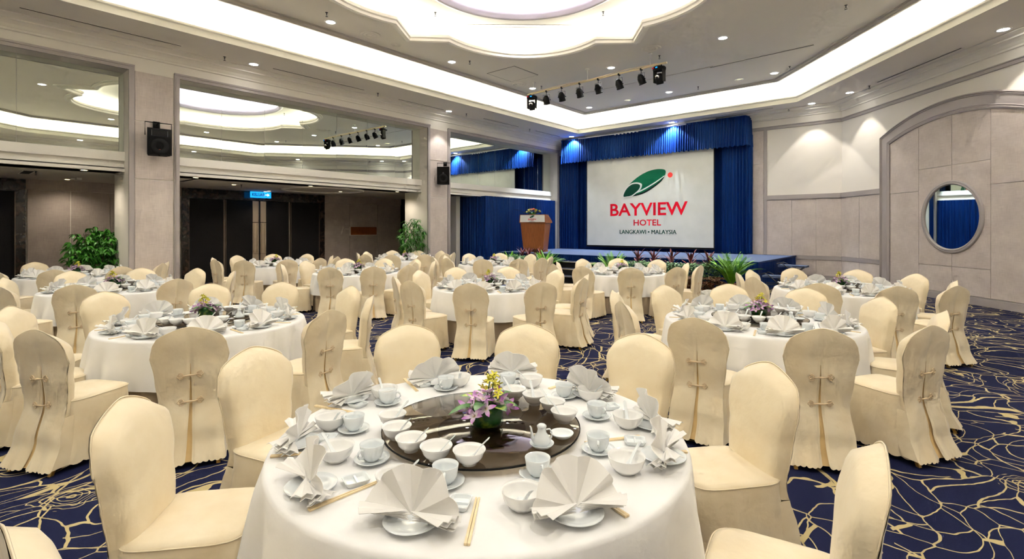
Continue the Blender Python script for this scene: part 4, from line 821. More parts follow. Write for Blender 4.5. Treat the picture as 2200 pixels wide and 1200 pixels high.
# ficus and bamboo plants
def bush(name, loc, label, h, trunk_h, rx, ry, rz_, n, ln, wd, mt, cz, bias=0, seed=3):
    rnd = random.Random(seed); e = tag(empty(name, loc), label, 'plant')
    mb = MB(); mb.lathe([(.001, 0), (.17, 0), (.22, .36), (.19, .36), (.001, .32)], 18); mb.build('pot', M['pot'], e)
    mb = MB()
    for k in range(7):
        a = k*.9; mb.tube([(0, 0, .3), (.03*cos(a), .03*sin(a), trunk_h*.6), (rx*.4*cos(a), ry*.4*sin(a), trunk_h), (rx*.7*cos(a), ry*.7*sin(a), h*.9)], [.014, .012, .009, .004], 5)
    mb.build('stem', M['bark'], e)
    mb = MB()
    for k in range(n):
        while True:
            p = Vector((rnd.uniform(-1, 1), rnd.uniform(-1, 1), rnd.uniform(-1, 1)))
            if .25 < p.length < 1: break
        q = Vector((p.x*rx, p.y*ry, cz+p.z*rz_)); lobes = 1+.22*sin(p.x*7+1)*cos(p.z*6+p.y*4); q.x *= lobes; q.z = cz+(q.z-cz)*lobes
        for j in range(4):
            a = rnd.uniform(0, 2*pi); blade(mb, q, (cos(a)+p.x, sin(a)+p.y, rnd.uniform(-.9, .4)), ln*rnd.uniform(.7, 1.2), wd, .5, 3, .15, twist=rnd.uniform(-.6, .6))
    tag(mb.build('foliage', mt, e), kind='stuff'); return e
bush('ficus_plant', (-14.55, 2.62, 0), 'bushy dark green ficus beside the first pillar', 1.75, .9, .62, .62, .55, 520, .12, .05, M['ficus'], 1.15, seed=4)
bush('bamboo_plant', (-13.5, 10.62, 0), 'tall airy bamboo palm in front of the second pillar', 2.0, .8, .45, .45, .75, 230, .17, .035, M['ficus'], 1.25, seed=5)

# ------------------------------------------------------------------ lighting bar
BY, BZ = 12.15, 5.82
bar = tag(empty('lighting_bar', (-9.85, BY+.06, BZ)), 'long cream painted pipe under the ceiling carrying stage lights', 'rail')
mb = MB(); mb.tube([(0, 0, 0), (4.55, -.12, 0)], .028, 8); mb.build('pipe', mat('cream_pipe', (.62, .52, .33), .5), bar)
mb = MB()
for x in (.25, 2.2, 4.1): mb.tube([(x, -.03*x, .02), (x, -.03*x, .34)], .012, 6); mb.box(x-.04, x+.04, -.04-.03*x, .04-.03*x, .32, .338)
mb.build('hanger', M['white'], bar)
mb = MB(); mb.tube([(.1, 0, .03), (1.2, -.06, .045), (2.3, -.03, .04), (3.4, -.12, .05), (4.3, -.1, .035)], .008, 5); mb.build('cable', M['cord'], bar)
def par_can():
    e = empty('stage_spotlight')
    mb = MB(); mb.tube([(0, 0, .03), (0, 0, -.10)], .009, 6); mb.box(-.02, .02, -.035, .035, -.02, .03); mb.build('clamp', M['black'], e)
    mb = MB(); mb.tube([(-.105, 0, -.26), (-.105, 0, -.10), (.105, 0, -.10), (.105, 0, -.26)], .007, 5); mb.build('yoke', M['black'], e)
    R = Matrix.Rotation(radians(28), 3, 'X'); c = (0, 0, -.25)
    mb = MB(); mb.lathe([(.001, .13), (.045, .125), (.07, .09), (.085, .04), (.088, -.10), (.10, -.105), (.10, -.13), (.08, -.13)], 20, c, R)
    for k in range(10):
        a = 2*pi*k/10; p = R @ Vector((.09*cos(a), .09*sin(a), 0)); mb.tube([Vector(c)+R @ Vector((.088*cos(a), .088*sin(a), .05)), Vector(c)+R @ Vector((.092*cos(a), .092*sin(a), -.09))], .004, 4)
    mb.build('can', M['black'], e)
    mb = MB(); mb.lathe([(.001, -.118), (.08, -.12)], 16, c, R); mb.build('lens', M['chrome'], e)
    mb = MB(); mb.lathe([(.001, .0), (.016, .0), (.014, .02)], 10, (-.115, 0, -.26), Matrix.Rotation(pi/2, 3, 'Y')); mb.lathe([(.001, .0), (.016, .0), (.014, .02)], 10, (.115, 0, -.26), Matrix.Rotation(pi/2, 3, 'Y')); mb.build('knob', M['black'], e)
    return kids(e)
PC = par_can()
def moving_head():
    e = empty('moving_head_light')
    mb = MB(); mb.tube([(-.06, 0, .03), (-.06, 0, -.05)], .012, 6); mb.tube([(.06, 0, .03), (.06, 0, -.05)], .012, 6); mb.build('clamp', M['black'], e)
    mb = MB(); mb.lathe([(.001, -.04), (.15, -.045), (.165, -.07), (.16, -.12), (.10, -.14), (.001, -.14)], 20); mb.build('base', M['black'], e)
    mb = MB(); mb.box(-.145, -.115, -.06, .06, -.42, -.10); mb.box(.115, .145, -.06, .06, -.42, -.10); mb.box(-.14, .14, -.06, .06, -.14, -.10); mb.build('yoke', M['black'], e, False)
    mb = MB(); mb.lathe([(.001, .14), (.07, .13), (.10, .07), (.105, -.05), (.085, -.13), (.001, -.135)], 20, (0, 0, -.34), Matrix.Rotation(radians(15), 3, 'X')); mb.build('head', M['black'], e)
    mb = MB(); mb.lathe([(.001, .0), (.055, -.004), (.06, .01)], 16, (0, -.105, -.31), Matrix.Rotation(radians(-70), 3, 'X')); mb.build('lens', M['chrome'], e)
    mb = MB(); mb.box(-.10, -.05, -.165, -.15, -.10, -.07); mb.build('red_label', M['red'], e, False); mb = MB(); mb.box(.0, .05, -.165, -.15, -.10, -.07); mb.build('blue_label', M['sign_blue'], e, False)
    return kids(e)
MH = moving_head()
for x, t in ((-9.68, 'left'), (-5.5, 'right')): put(MH, (x, BY+.06-.12*(x+9.85)/4.55, BZ-.03), .3 if t == 'left' else -.2, 'black moving head stage light at the %s end of the ceiling bar' % t, 'spotlight', 'moving head lights')
for i, x in enumerate((-9.12, -8.55, -7.92, -7.3, -6.65, -6.0)):
    put(PC, (x, BY+.06-.12*(x+9.85)/4.55, BZ-.03), .35-.13*i, 'black par can on the ceiling bar, %s from the left' % ordw[i], 'spotlight', 'par cans on the ceiling bar')

# wall speakers
def wall_speaker(loc, rz, wd, h, label, horn):
    e = tag(empty('wall_speaker', loc, rz), label, 'speaker', 'speakers on the pillars')
    mb = MB(); d = .30
    mb.add([(-wd/2, -d/2, 0), (wd/2, -d/2, 0), (wd/2*.75, d/2, 0), (-wd/2*.75, d/2, 0), (-wd/2, -d/2, h), (wd/2, -d/2, h), (wd/2*.75, d/2, h), (-wd/2*.75, d/2, h)], [(0, 3, 2, 1), (4, 5, 6, 7), (0, 1, 5, 4), (1, 2, 6, 5), (2, 3, 7, 6), (3, 0, 4, 7)]); mb.build('cabinet', M['black'], e, False)
    mb = MB(); mb.box(-wd/2+.02, wd/2-.02, -d/2-.012, -d/2, .02, h*(.66 if horn else .97)); mb.build('grille', M['grille'], e, False)
    if horn:
        mb = MB(); z0, z1 = h*.70, h*.94; mb.add([(-wd*.34, -d/2-.012, z0), (wd*.34, -d/2-.012, z0), (wd*.34, -d/2-.012, z1), (-wd*.34, -d/2-.012, z1), (-wd*.2, -d/2+.03, z0+.03), (wd*.2, -d/2+.03, z0+.03), (wd*.2, -d/2+.03, z1-.03), (-wd*.2, -d/2+.03, z1-.03)], [(0, 1, 5, 4), (1, 2, 6, 5), (2, 3, 7, 6), (3, 0, 4, 7), (4, 5, 6, 7)])
        mb.build('horn', mat('horn_grey', (.05, .05, .055), .4), e, False)
        mb = MB(); mb.lathe([(.001, .006), (.028, .004), (.03, 0)], 16, (0, -d/2-.012, .09), Rx); o = mb.build('round_badge', mat('badge_copper', (.35, .08, .03), .35, .6), e)
    else:
        mb = MB(); mb.box(-wd*.22, wd*.22, -d/2-.016, -d/2-.012, .06, .08); mb.build('name_badge', M['paper'], e, False)
        mb = MB(); mb.lathe([(.001, .006), (.03, .004), (.035, 0)], 16, (0, -d/2-.012, h*.62), Rx); mb.build('tweeter_cap', M['metal'], e)
    mb = MB(); mb.lathe([(.07, .004), (.075, .012), (wd*.36, .014), (wd*.38, .004)], 28, (0, -d/2-.01, h*.32), Rx); mb.build('cone_ring', M['black'], e)
    mb = MB(); zt = h+.14
    mb.tube([(-wd/2-.015, 0, h*.75), (-wd/2-.015, 0, zt), (wd/2+.015, 0, zt), (wd/2+.015, 0, h*.75)], .011, 6); mb.tube([(0, 0, zt), (0, d/2+.1, zt-.02)], .012, 6); mb.box(-.06, .06, d/2+.06, d/2+.12, zt-.08, zt+.06); mb.tube([(0, 0, zt), (0, 0, h)], .006, 5)
    mb.build('bracket', M['black'], e)
    mb = MB()
    for x in (-wd*.4, 0, wd*.4): mb.lathe([(.001, -.015), (.018, -.012), (.02, 0)], 10, (x, -d/2+.04, 0))
    mb.build('foot', M['black'], e); return e
wall_speaker((WX+.30, 3.30, 3.25), radians(84), .44, .56, 'black wall speaker with a horn on the first pillar', True)
wall_speaker((WX+.30, 11.44, 3.17), radians(38), .42, .58, 'black wall speaker with a name badge on the second pillar', False)
# ------------------------------------------------------------------ covered banquet chair: local +y looks at the table, top of the back at y = -.30
def lerp(tab, x):
    for (a, fa), (b_, fb) in zip(tab, tab[1:]):
        if x <= b_:
            t = (x-a)/(b_-a) if b_ > a else 0; t = max(0, min(1, t)); t = t*t*(3-2*t); return fa+(fb-fa)*t
    return tab[-1][1]
WID = [(0, .235), (.15, .215), (.42, .192), (.62, .215), (.82, .248), (.90, .25), (1.0, .25)]
REAR = [(0, -.375), (.2, -.30), (.45, -.245), (.7, -.265), (1.0, -.315)]
def top_z(u):
    u = abs(u); return .98-.105*u**1.6-.11*max(0, (u-.70)/.30)**2.8
def chair(rnd):
    e = empty('banquet_chair')
    # padded backrest: front face from the seat up, rounded over the top
    mb = MB(); NU = 26; NV = 16; front = []; back = []
    for j in range(NV+1):
        v = j/NV; fr = []; bk = []
        for i in range(NU+1):
            u = -1+2*i/NU; zt = top_z(u); z = .37+(zt-.37)*v; w_ = lerp(WID, z)
            x = u*w_; yr = lerp(REAR, z)
            edge = (1-abs(u)**9)**.5 if abs(u) < 1 else 0; tp = sqrt(max(0, 1-max(0, (v-.86)/.14)**2.2))
            th = .075*min(edge, tp)
            bulge = .018*(1-u*u)*sin(pi*min(1, v*1.05))
            wr = .0022*sin(z*46+u*7)*abs(u)**3
            fr.append((x, yr+.004+th+bulge+wr, z)); bk.append((x, yr, z))
        front.append(fr); back.append(bk)
    mb.grid(front)
    mb.build('backrest', M['cover'], e)
    # piping round the edge of the back
    path = [(-lerp(WID, z)*1.005, lerp(REAR, z)+.008, z) for z in [.46+.04*i for i in range(8)]]
    path += [(u*lerp(WID, top_z(u))*1.003, lerp(REAR, top_z(u))+.008, top_z(u)+.002) for u in [-1+.1*i for i in range(21)]]
    path += [(lerp(WID, z)*1.005, lerp(REAR, z)+.008, z) for z in [.74-.04*i for i in range(8)]]
    mb = MB(); mb.tube(path, .0032, 4); mb.build('back_piping', M['cover'], e)
    # rear panel down to the scalloped hem, split by a pleat
    mb = MB()
    for s in (-1, 1):
        rows = []
        for j in range(25):
            v = j/24; row = []
            gap = .0015+.019*max(0, 1-(v/.72))**1.2 if v < .72 else 0
            for i in range(29):
                q = i/28; u = s*q; zt = top_z(u)
                z = .035+(zt-.035)*v; w_ = lerp(WID, z); x = s*(gap+(w_-gap)*q); y = lerp(REAR, z)
                ruf = .0032*sin(z*125+s)*q**5*(1 if z > .3 else .4) + .004*sin(z*17+q*5+s)*q*(1-q)*4
                fl = .007*sin(q*9+s)*(max(0, .4-z)/.4)
                y2 = y+.003-ruf*.7-(fl+.009+.010*(1-abs(q*2-1)**2)*(1 if q > .05 else 0))*(1-q**7)*(1-v**14)-.001
                if q < .04 and gap: y2 += .004
                if j == 0: z += .014*(1-abs(sin(q*6*pi))**.6)
                row.append((x, y2, z))
            rows.append(row)
        mb.grid(rows)
        mb.grid([[rows[j][28], (s*min(abs(rows[j][28][0]), .228), (rows[j][28][1]-.15)*.5-.02, rows[j][28][2]), (s*.214, -.14, rows[j][28][2])] for j in range(12)])
    mb.build('rear_panel', M['cover'], e)
    mb = MB(); rows = []
    for j in range(9):
        v = j/8; z = .045+.67*v; g = .045*(1-v)+.004; rows.append([(-g, lerp(REAR, z)-.002, z), (-g*.4, lerp(REAR, z)+.010*(1-v*.7), z), (g*.4, lerp(REAR, z)+.010*(1-v*.7), z), (g, lerp(REAR, z)-.002, z)])
    mb.grid(rows); mb.build('pleat', M['cover_in'], e)
    # seat with a skirt
    def ring(z, wf, d0, d1, rad, n=112, sc=0, amp=0):
        out = []
        pts = []
        # closed outline: back left -> back right -> front right -> front left
        for i in range(n):
            t = i/n; a = 2*pi*t+pi/4*0
            cx, cy = cos(a), sin(a); k = 5.0
            r = (abs(cx)**k+abs(cy)**k)**(-1/k)
            x = r*cx*wf; y = r*cy; y = d0+(d1-d0)*(y+1)/2
            x *= 1-.06*(y-d0)/(d1-d0) if False else 1
            m_ = 1+amp*sin(a*11+.6)+amp*.6*sin(a*19+2)
            zz = z+(sc*(1-abs(sin(a*14))**.7) if sc else 0)
            out.append((x*m_, (y-(d0+d1)/2)*m_+(d0+d1)/2, zz))
        return out
    D0, D1 = -.235, .235
    rows = [ring(.492, .02, -.03, .03, 0), ring(.490, .13, -.13, .14, 0), ring(.484, .19, -.20, .205, 0), ring(.474, .212, D0, D1-.005, 0), ring(.462, .217, D0-.002, D1, 0), ring(.40, .219, D0, D1+.004, 0, amp=.002),
            ring(.25, .226, D0-.03, D1+.012, 0, amp=.007), ring(.12, .235, D0-.05, D1+.022, 0, amp=.013), ring(.033, .243, D0-.085, D1+.03, 0, sc=.013, amp=.018)]
    mb = MB(); mb.grid(rows, closed_u=True); mb.ngon(rows[0]); mb.build('seat', M['cover'], e)
    mb = MB(); mb.tube([p for p in ring(.466, .219, D0, D1+.002, 0)], .0032, 4, closed=True); mb.build('seat_piping', M['cover'], e)
    # frog knots
    mb = MB()
    def knot(zk):
        y = lerp(REAR, zk)-.022
        mb2 = MB(); mb2.tube([(-.045, y, zk-.004), (-.02, y-.006, zk), (0, y-.010, zk+.001), (.02, y-.006, zk), (.045, y, zk+.004)], [.004, .005, .0085, .005, .004], 6)
        for s in (-1, 1):
            for a, ln in ((35, .034), (0, .040), (-38, .034), ):
                ca, sa = cos(radians(a)), sin(radians(a)); pth = []
                for i in range(10):
                    t = 2*pi*i/10; lx = ln*.5*(1-cos(t)); lz = ln*.30*sin(t)
                    pth.append((s*(.042+lx*ca-lz*sa), y+.002, zk+lx*sa+lz*ca+s*.004))
                mb2.tube(pth, .0026, 5, closed=True)
        return mb2
    for zk in (.635, .445): knot(zk).build('frog_knot', M['cord'], e)
    for x, y, dx, dy in ((-.17, .17, 0, 0), (.17, .17, 0, 0), (-.16, -.20, -.02, -.135), (.16, -.20, .02, -.135)):
        mb = MB(); mb.add([(x+dx+a*.012, y+dy+b_*.012, 0) for a, b_ in ((-1, -1), (1, -1), (1, 1), (-1, 1))]+[(x+a*.013, y+b_*.013, .30) for a, b_ in ((-1, -1), (1, -1), (1, 1), (-1, 1))], [(0, 3, 2, 1), (4, 5, 6, 7), (0, 1, 5, 4), (1, 2, 6, 5), (2, 3, 7, 6), (3, 0, 4, 7)]); mb.build('leg', M['gold_leg'], e, False)
    return kids(e)
CH = chair(random.Random(1))

# ------------------------------------------------------------------ table, cloth and tableware
TR, TZ = .9, .755
def cloth_mesh(seed, drop=.40):
    rnd = random.Random(seed); n = 180; ph = [rnd.uniform(0, 6.28) for _ in range(5)]; rows = []
    fold = lambda a: .5*sin(a*17+ph[0]+.8*sin(a*3+ph[1]))+.35*sin(a*23+ph[2])+.3*sin(a*9+ph[3])+.25*sin(a*5+ph[4])
    for r in (.02, .3, .6, .8): rows.append([(r*cos(2*pi*i/n), r*sin(2*pi*i/n), TZ) for i in range(n)])
    for dr, dz in ((-.02, 0), (-.008, -.002), (.002, -.008), (.007, -.02)): rows.append([((TR+dr)*cos(2*pi*i/n), (TR+dr)*sin(2*pi*i/n), TZ+dz) for i in range(n)])
    for k in range(1, 9):
        f = k/8; row = []
        for i in range(n):
            a = 2*pi*i/n; F_ = fold(a); r = TR+.012+.035*f+(.048*F_)*f**.7; row.append((r*cos(a), r*sin(a), TZ-.02-(drop-.02)*f+.006*F_*f))
        rows.append(row)
    mb = MB(); mb.grid(rows, closed_u=True); return mb.mesh('tablecloth', M['linen'])
def table_proto():
    e = empty('banquet_table')
    mb = MB(); mb.lathe([(.001, .7515), (TR-.03, .7515), (TR-.016, .742), (TR-.018, .728), (.001, .728)], 64); mb.build('tabletop', M['podium'], e)
    mb = MB(); n = 120; rows = []
    for z, f in ((.73, 0), (.5, .4), (.25, .8), (.012, 1)):
        rows.append([((TR-.03+.02*sin(i*2*pi/n*21)*f)*cos(2*pi*i/n), (TR-.03+.02*sin(i*2*pi/n*21)*f)*sin(2*pi*i/n), z) for i in range(n)])
    mb.grid(rows, closed_u=True); mb.build('underskirt', M['skirt'], e)
    return kids(e)
TP = table_proto()
M['base'] = mat('turntable_plastic', (.22, .18, .14), .6)
def susan_proto():
    e = empty('lazy_susan')
    mb = MB(); mb.lathe([(.001, .0), (.19, .0), (.20, .006), (.20, .016), (.17, .022), (.05, .024), (.001, .024)], 40); mb.build('turntable_base', M['base'], e)
    mb = MB(); mb.lathe([(.001, .026), (.440, .026), (.445, .029), (.445, .033), (.440, .036), (.001, .036)], 72); mb.build('glass_top', M['smoked'], e)
    mb = MB(); mb.lathe([(.4455, .0265), (.4475, .028), (.4475, .034), (.4455, .0355)], 72); mb.build('rim_band', M['black'], e)
    return kids(e)
LS = susan_proto()
SZ_ = TZ+.001+.0365   # top of the lazy susan glass
def napkin_mesh(seed, spread=196, R=.150, lean=.30):
    """pleated linen fan: soft facets between crisp folds, open above, stacked folds lying at both sides"""
    rnd = random.Random(seed); mb = MB(); K = 9; sub = 4; n = K*sub; rows = []
    wide = [1+.35*rnd.uniform(-1, 1) for _ in range(K)]; tot = sum(wide); cum = [0]
    for w_ in wide: cum.append(cum[-1]+w_/tot)
    kink = [rnd.uniform(-.045, .045) for _ in range(K+1)]
    for q in (.02, .22, .45, .7, .9, 1.0):
        row = []
        for i in range(n+1):
            k = min(i//sub, K-1); f = (i-k*sub)/sub; t = cum[k]+(cum[k+1]-cum[k])*f
            a = radians(90-spread/2+spread*t)
            amp = (.020 if k % 2 else -.020)
            tri = ((1-2*f)*(1 if k % 2 else -1))*.016   # fold line to fold line
            soft = sin(pi*f)*.008*(1 if (k+seed) % 2 else -1)
            rr_ = R*q*(1+(kink[k]*(1-f)+kink[k+1]*f)*q+.05*(1-abs(2*t-1)**2)*q+.02*sin(pi*f)*(q > .95))
            h = rr_*sin(a); x = rr_*cos(a); y = -max(h, 0)*lean*.75+(tri+soft)*q**1.05+.030*(abs(2*t-1)**3)*q
            row.append((x, y, max(.004+.006*q, h*.90+.012)))
        rows.append(row)
    mb.grid(rows)
    for s in (-1, 1):
        for k in range(4):
            rows = []; z0 = .002+.010*k; a0 = -34+13*k+rnd.uniform(-4, 4); L_ = R*(1.04+.02*k+rnd.uniform(-.05, .05))
            for q in (.05, .4, .75, 1.0):
                row = []
                for j in range(5):
                    b_ = radians(a0+8*j); row.append((s*L_*q*cos(b_), L_*q*sin(b_)*.8+.014, z0+(.010 if j % 2 else 0)*q+.004*k*q))
                rows.append(row)
            mb.grid(rows)
    return mb.mesh('napkin', M['napkin'], smooth=True, thick=.0016, angle=24)
NAP = [napkin_mesh(1), napkin_mesh(2, 184, .147, .5), napkin_mesh(5, 204, .143, .2)]
mb = MB(); mb.lathe([(.001, .004), (.045, .004), (.047, 0), (.055, 0), (.057, .004), (.08, .012), (.09, .018), (.088, .020), (.06, .010), (.045, .008), (.001, .008)], 36); PLATE = mb.mesh('plate', M['porc_blue'])
mb = MB(); mb.lathe([(.001, .003), (.028, .003), (.029, 0), (.034, 0), (.035, .006), (.050, .014), (.061, .029), (.067, .048), (.071, .062), (.0702, .064), (.065, .050), (.058, .030), (.045, .016), (.03, .010), (.001, .008)], 36); BOWL = mb.mesh('soup_bowl', M['porcelain'])
mb = MB(); mb.lathe([(.001, .003), (.022, .003), (.023, 0), (.028, 0), (.027, .008), (.041, .015), (.051, .028), (.056, .043), (.063, .055), (.062, .057), (.054, .045), (.048, .029), (.038, .017), (.02, .010), (.001, .009)], 32); SBOWL = mb.mesh('rice_bowl', M['porcelain'])
def spoon_mesh(s=1):
    mb = MB(); rows = []
    for x, w_, z, dp in ((-.034, .002, .012, 0), (-.030, .012, .009, .005), (-.018, .019, .007, .008), (-.002, .020, .007, .008), (.014, .013, .011, .006), (.028, .008, .022, .003), (.06, .0065, .048, .002), (.088, .008, .066, .002), (.094, .002, .070, 0)):
        rows.append([(x*s, -w_*s, z*s), (x*s, -w_*.55*s, (z-dp)*s), (x*s, 0, (z-dp*1.25)*s), (x*s, w_*.55*s, (z-dp)*s), (x*s, w_*s, z*s)])
    mb.grid(rows); return mb.mesh('spoon', M['porc_blue'], thick=.002)
SPOON = spoon_mesh()
def cup_proto():
    e = empty('tea_cup')
    mb = MB(); mb.lathe([(.001, .003), (.019, .003), (.020, 0), (.024, 0), (.026, .005), (.036, .013), (.043, .030), (.0455, .050), (.048, .066), (.0465, .067), (.043, .050), (.040, .030), (.033, .015), (.02, .009), (.001, .008)], 32); mb.build('bowl', M['porc_blue'], e)
    mb = MB(); mb.tube([(.043, 0, .053), (.056, 0, .058), (.067, 0, .050), (.069, 0, .037), (.060, 0, .026), (.042, 0, .024)], [.005, .0045, .004, .004, .0042, .0045], 6); mb.build('handle', M['porc_blue'], e)
    return kids(e)
CUP = cup_proto()
mb = MB(); mb.lathe([(.001, .003), (.03, .003), (.032, 0), (.036, 0), (.04, .004), (.062, .011), (.070, .017), (.069, .019), (.055, .012), (.035, .007), (.001, .007)], 36); SAUCER = mb.mesh('saucer', M['porc_blue'])
def rrect(h, w_, r, z, n=5):
    out = []
    for cx, cy, a0 in ((w_-r, h-r, 0), (-w_+r, h-r, 90), (-w_+r, -h+r, 180), (w_-r, -h+r, 270)):
        for i in range(n+1): a = radians(a0+90*i/n); out.append((cx+r*cos(a), cy+r*sin(a), z))
    return out
mb = MB(); mb.grid([rrect(.026, .030, .010, 0), rrect(.032, .038, .012, .014), rrect(.0315, .0375, .012, .016), rrect(.029, .034, .011, .015), rrect(.024, .029, .009, .005)], closed_u=True); mb.ngon(rrect(.024, .029, .009, .005)); mb.ngon(rrect(.026, .030, .010, 0), True)
mb.box(-.003, .003, -.027, .027, .004, .012); DISH = mb.mesh('sauce_dish', M['porc_blue'], angle=40)
mb = MB(); mb.add([(-.13, -.0042, 0), (.13, -.003, 0), (.13, .003, 0), (-.13, .0042, 0), (-.13, -.0042, .007), (.13, -.003, .005), (.13, .003, .005), (-.13, .0042, .007)], [(0, 3, 2, 1), (4, 5, 6, 7), (0, 1, 5, 4), (1, 2, 6, 5), (2, 3, 7, 6), (3, 0, 4, 7)]); STICK = mb.mesh('stick', M['wood_stick'], smooth=False)
def sticks_proto():
    e = empty('chopsticks'); a = link('stick', STICK, e, (0, -.0048, 0)); b_ = link('stick', STICK, e, (0, .0048, 0)); return kids(e)
STK = sticks_proto()
def cruet_proto():
    e = empty('soy_sauce_pot')
    mb = MB(); mb.lathe([(.001, .0), (.020, .0), (.023, .004), (.034, .016), (.036, .026), (.030, .042), (.019, .058), (.0165, .072), (.018, .080), (.014, .082), (.001, .082)], 24); mb.build('body', M['porc_blue'], e)
    mb = MB(); mb.lathe([(.019, .080), (.0195, .086), (.012, .092), (.004, .094), (.001, .095)], 20); mb.build('lid', M['porc_blue'], e)
    mb = MB(); mb.tube([(-.028, 0, .022), (-.038, 0, .036), (-.040, 0, .055), (-.044, 0, .076), (-.048, 0, .084)], [.010, .0075, .005, .0038, .003], 8); mb.build('spout', M['porc_blue'], e)
    mb = MB(); mb.tube([(.018, 0, .070), (.032, 0, .072), (.041, 0, .060), (.040, 0, .040), (.032, 0, .026)], .0035, 6); mb.build('handle', M['porc_blue'], e)
    return kids(e)
CRU = cruet_proto()
mb = MB(); mb.lathe([(.001, .002), (.024, .002), (.026, 0), (.030, .002), (.045, .014), (.050, .022), (.049, .023), (.042, .014), (.026, .005), (.001, .004)], 32); SDISH = mb.mesh('small_dish', M['porc_blue'])

TN = {'T1': 'front table', 'T2': 'second row left table', 'T3': 'second row right table', 'T4': 'middle table', 'T5': 'left middle table',
 'T6': 'table before stage steps', 'T7': 'table by arched wall', 'T8': 'left table before ficus', 'T9': 'table nearest ficus', 'T10': 'table by double doors', 'T11': 'table by bamboo plant', 'T12': 'table below podium'}
ca, sa = cos(radians(YAW)), sin(radians(YAW))
def view(x, y): return (x*ca+y*sa, -x*sa+y*ca)
def ranked(pts, c):
    """'third from left on the far side of the middle table' for each point around a table centre"""
    cv = view(*c); V = [view(*p) for p in pts]; res = [None]*len(pts)
    for side, test in (('far side', lambda v: v[1] >= cv[1]), ('near side', lambda v: v[1] < cv[1])):
        idx = sorted([i for i, v in enumerate(V) if test(v)], key=lambda i: V[i][0]/V[i][1])
        for k, i in enumerate(idx): res[i] = (ordw[k], side)
    return res
def lab(pre, r, tn): return '%s, %s from left on %s of %s' % (pre, r[0], r[1], tn)

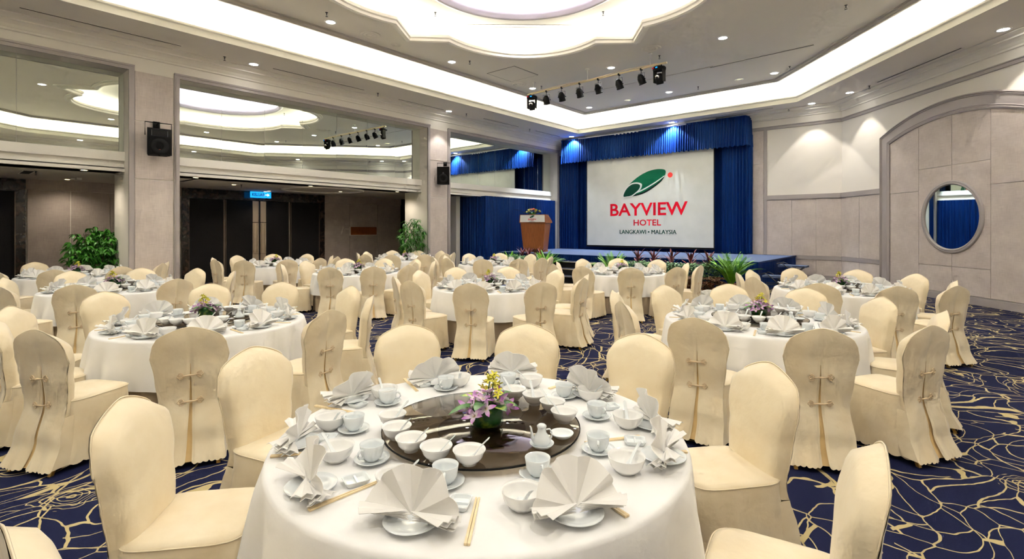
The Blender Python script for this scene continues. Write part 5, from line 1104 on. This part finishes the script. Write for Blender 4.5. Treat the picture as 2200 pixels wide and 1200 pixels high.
rnd = random.Random(99)
for ti, (tk, T) in enumerate(TABLES.items()):
    cx, cy = T['c']; tn = TN[tk]; C = (cx, cy)
    if tk == 'T9': T['ch'] = [(76 if 79 < a < 90 else a, r) for a, r in T['ch']]
    put(TP, (cx, cy, 0), 0, 'round table hidden under the white cloth, '+tn, 'table', 'round banquet tables')
    tag(link('tablecloth', cloth_mesh(ti+3), None, (cx, cy, 0), rnd.uniform(0, 6)), 'white linen cloth draped over '+tn, 'tablecloth', 'white tablecloths')
    put(LS, (cx, cy, TZ+.001), rnd.uniform(0, 6), 'smoked glass lazy susan in the centre of '+tn, 'lazy susan', 'glass lazy susans')
    # chairs
    pts = [(cx+r*cos(radians(a)), cy+r*sin(radians(a))) for a, r in T['ch']]
    rk_ = ranked(pts, C)
    for (a, r), p, q in zip(T['ch'], pts, rk_):
        ar = radians(a); rr_ = r-.30; look = ar+pi/2+radians(rnd.uniform(-5, 5))
        put(CH, (cx+rr_*cos(ar), cy+rr_*sin(ar), 0), look, lab('ivory covered chair', q, tn), 'chair', 'covered chairs around '+tn)
    # place settings
    n = 10
    if tk == 'T1':
        naps = ITEMS['nap']; bowls = ITEMS['bowl']; cups = ITEMS['cup']; dishes = ITEMS['dish']
    else:
        A = [a for a, r in T['ch']]; base = A[0]
        # even spacing that best follows the chairs
        off = atan2(sum(sin(radians(10*a)) for a in A), sum(cos(radians(10*a)) for a in A))/10
        angs = [off+2*pi*k/10 for k in range(10)]
        naps = [(cx+.76*cos(a), cy+.76*sin(a)) for a in angs]
        bowls = [(cx+.64*cos(a+.16), cy+.64*sin(a+.16)) for a in angs]
        cups = [(cx+.60*cos(a-.17), cy+.60*sin(a-.17)) for a in angs]
        dishes = [(cx+.70*cos(a-.22)*1.03, cy+.70*sin(a-.22)*1.03) for a in angs] if tk in ('T2', 'T3', 'T4', 'T6', 'T7', 'T8', 'T5') else []
    z = TZ+.0012
    q_n, q_b, q_c, q_d = ranked(naps, C), ranked(bowls, C), ranked(cups, C), ranked(dishes, C)
    for i, (p, q) in enumerate(zip(naps, q_n)):
        a = atan2(p[1]-cy, p[0]-cx)
        tag(link('plate', PLATE, None, (p[0], p[1], z)), lab('white plate under napkin', q, tn), 'plate', 'plates on '+tn)
        o = tag(link('napkin', NAP[(i*7+ti) % 3], None, (p[0], p[1], z+.0175), (radians(rnd.uniform(-6, 6)), 0, a-pi/2+radians(rnd.uniform(-14, 14)))), lab('white fan folded napkin', q, tn), 'napkin', 'fan napkins on '+tn)
    for i, (p, q) in enumerate(zip(bowls, q_b)):
        tag(link('soup_bowl', BOWL, None, (p[0], p[1], z)), lab('white soup bowl', q, tn), 'bowl', 'soup bowls on '+tn)
        a = rnd.uniform(0, 2*pi)
        if tk in ('T1', 'T2', 'T3', 'T4'):
            tag(link('spoon', SPOON, None, (p[0], p[1], z+.014), (0, -.15, a)), lab('white china spoon in bowl', q, tn), 'spoon', 'china spoons on '+tn)
    for i, (p, q) in enumerate(zip(cups, q_c)):
        tag(link('saucer', SAUCER, None, (p[0], p[1], z)), lab('white saucer', q, tn), 'saucer', 'saucers on '+tn)
        a = atan2(p[1]-cy, p[0]-cx)
        put(CUP, (p[0], p[1], z+.0075), a+radians(rnd.uniform(-50, 50))+(pi if tk == 'T1' and i in (0, 9) else -.5), lab('pale tea cup', q, tn), 'cup', 'tea cups on '+tn)
    for i, (p, q) in enumerate(zip(dishes, q_d)):
        tag(link('sauce_dish', DISH, None, (p[0], p[1], z), atan2(p[1]-cy, p[0]-cx)+rnd.uniform(-.3, .3)), lab('square divided sauce dish', q, tn), 'dish', 'sauce dishes on '+tn).scale = (1.2, 1.2, 1.15)
    if tk == 'T1':
        mids = []; ps = []
        for (x0, y0), (x1, y1) in ITEMS['stick']:
            L_ = hypot(x1-x0, y1-y0); a = atan2(y1-y0, x1-x0); mx_, my_ = x0+.13*cos(a), y0+.13*sin(a); ps.append((mx_, my_, a)); mids.append((mx_, my_))
    elif dishes:
        ps = []
        for k in range(10):
            a = angs[k]+(-.30); ps.append((cx+.74*cos(a), cy+.74*sin(a), a))
        mids = [(x, y) for x, y, a in ps]
    else: ps = []; mids = []
    if tk == 'T1' or tk in ('T2', 'T3', 'T4', 'T7'):
        for (x, y, a), q in zip(ps, ranked(mids, C)): put(STK, (x, y, z), a, lab('wooden chopstick pair', q, tn), 'chopsticks', 'chopsticks on '+tn)
    # things on the lazy susan
    if tk == 'T1': sb = ITEMS['sb']; vs = ITEMS['vase']; cr = ITEMS['cruet']; d2 = ITEMS['dish2']
    else:
        toc = atan2(-cy, -cx)
        sb = [(cx+.37*cos(toc+d), cy+.37*sin(toc+d)) for d in (-1.05, -.7, -.35, 0, .35, 2.2, 2.55, 2.9, 3.25)]
        vs = (cx, cy); cr = (cx+.34*cos(toc+.95), cy+.34*sin(toc+.95)); d2 = (cx+.36*cos(toc+1.35), cy+.36*sin(toc+1.35))
    for i, (p, q) in enumerate(zip(sb, ranked(sb, C))):
        tag(link('rice_bowl', SBOWL, None, (p[0], p[1], SZ_)), lab('small bowl on lazy susan', q, tn), 'bowl', 'small bowls on the lazy susan of '+tn)
        if tk in ('T1', 'T2', 'T3', 'T4', 'T7'):
            tag(link('spoon', SPOON, None, (p[0], p[1], SZ_+.013), (0, -.2, rnd.uniform(-.6, .9)+(radians(40) if i < 5 else radians(150)))), lab('spoon in lazy susan bowl', q, tn), 'spoon', 'spoons on the lazy susan of '+tn)
    av = put(ARR, (vs[0], vs[1], SZ_), rnd.uniform(0, 6) if tk != 'T1' else .3, 'purple orchids and yellow sprigs in a vase on the '+tn, 'flowers', 'orchid centrepieces'); av.scale = (1.42, 1.42, 1.2)
    tag(link('small_dish', SDISH, None, (cr[0], cr[1], SZ_)), 'small white dish under the soy sauce pot on '+tn, 'dish', 'dishes under sauce pots')
    put(CRU, (cr[0], cr[1], SZ_+.0045), radians(YAW) if tk == 'T1' else rnd.uniform(0, 6), 'white soy sauce pot with spout on '+tn, 'pot', 'soy sauce pots')
    tag(link('small_dish', SDISH, None, (d2[0], d2[1], SZ_)), 'small empty white dish beside the soy sauce pot on '+tn, 'dish', 'empty dishes on lazy susans')
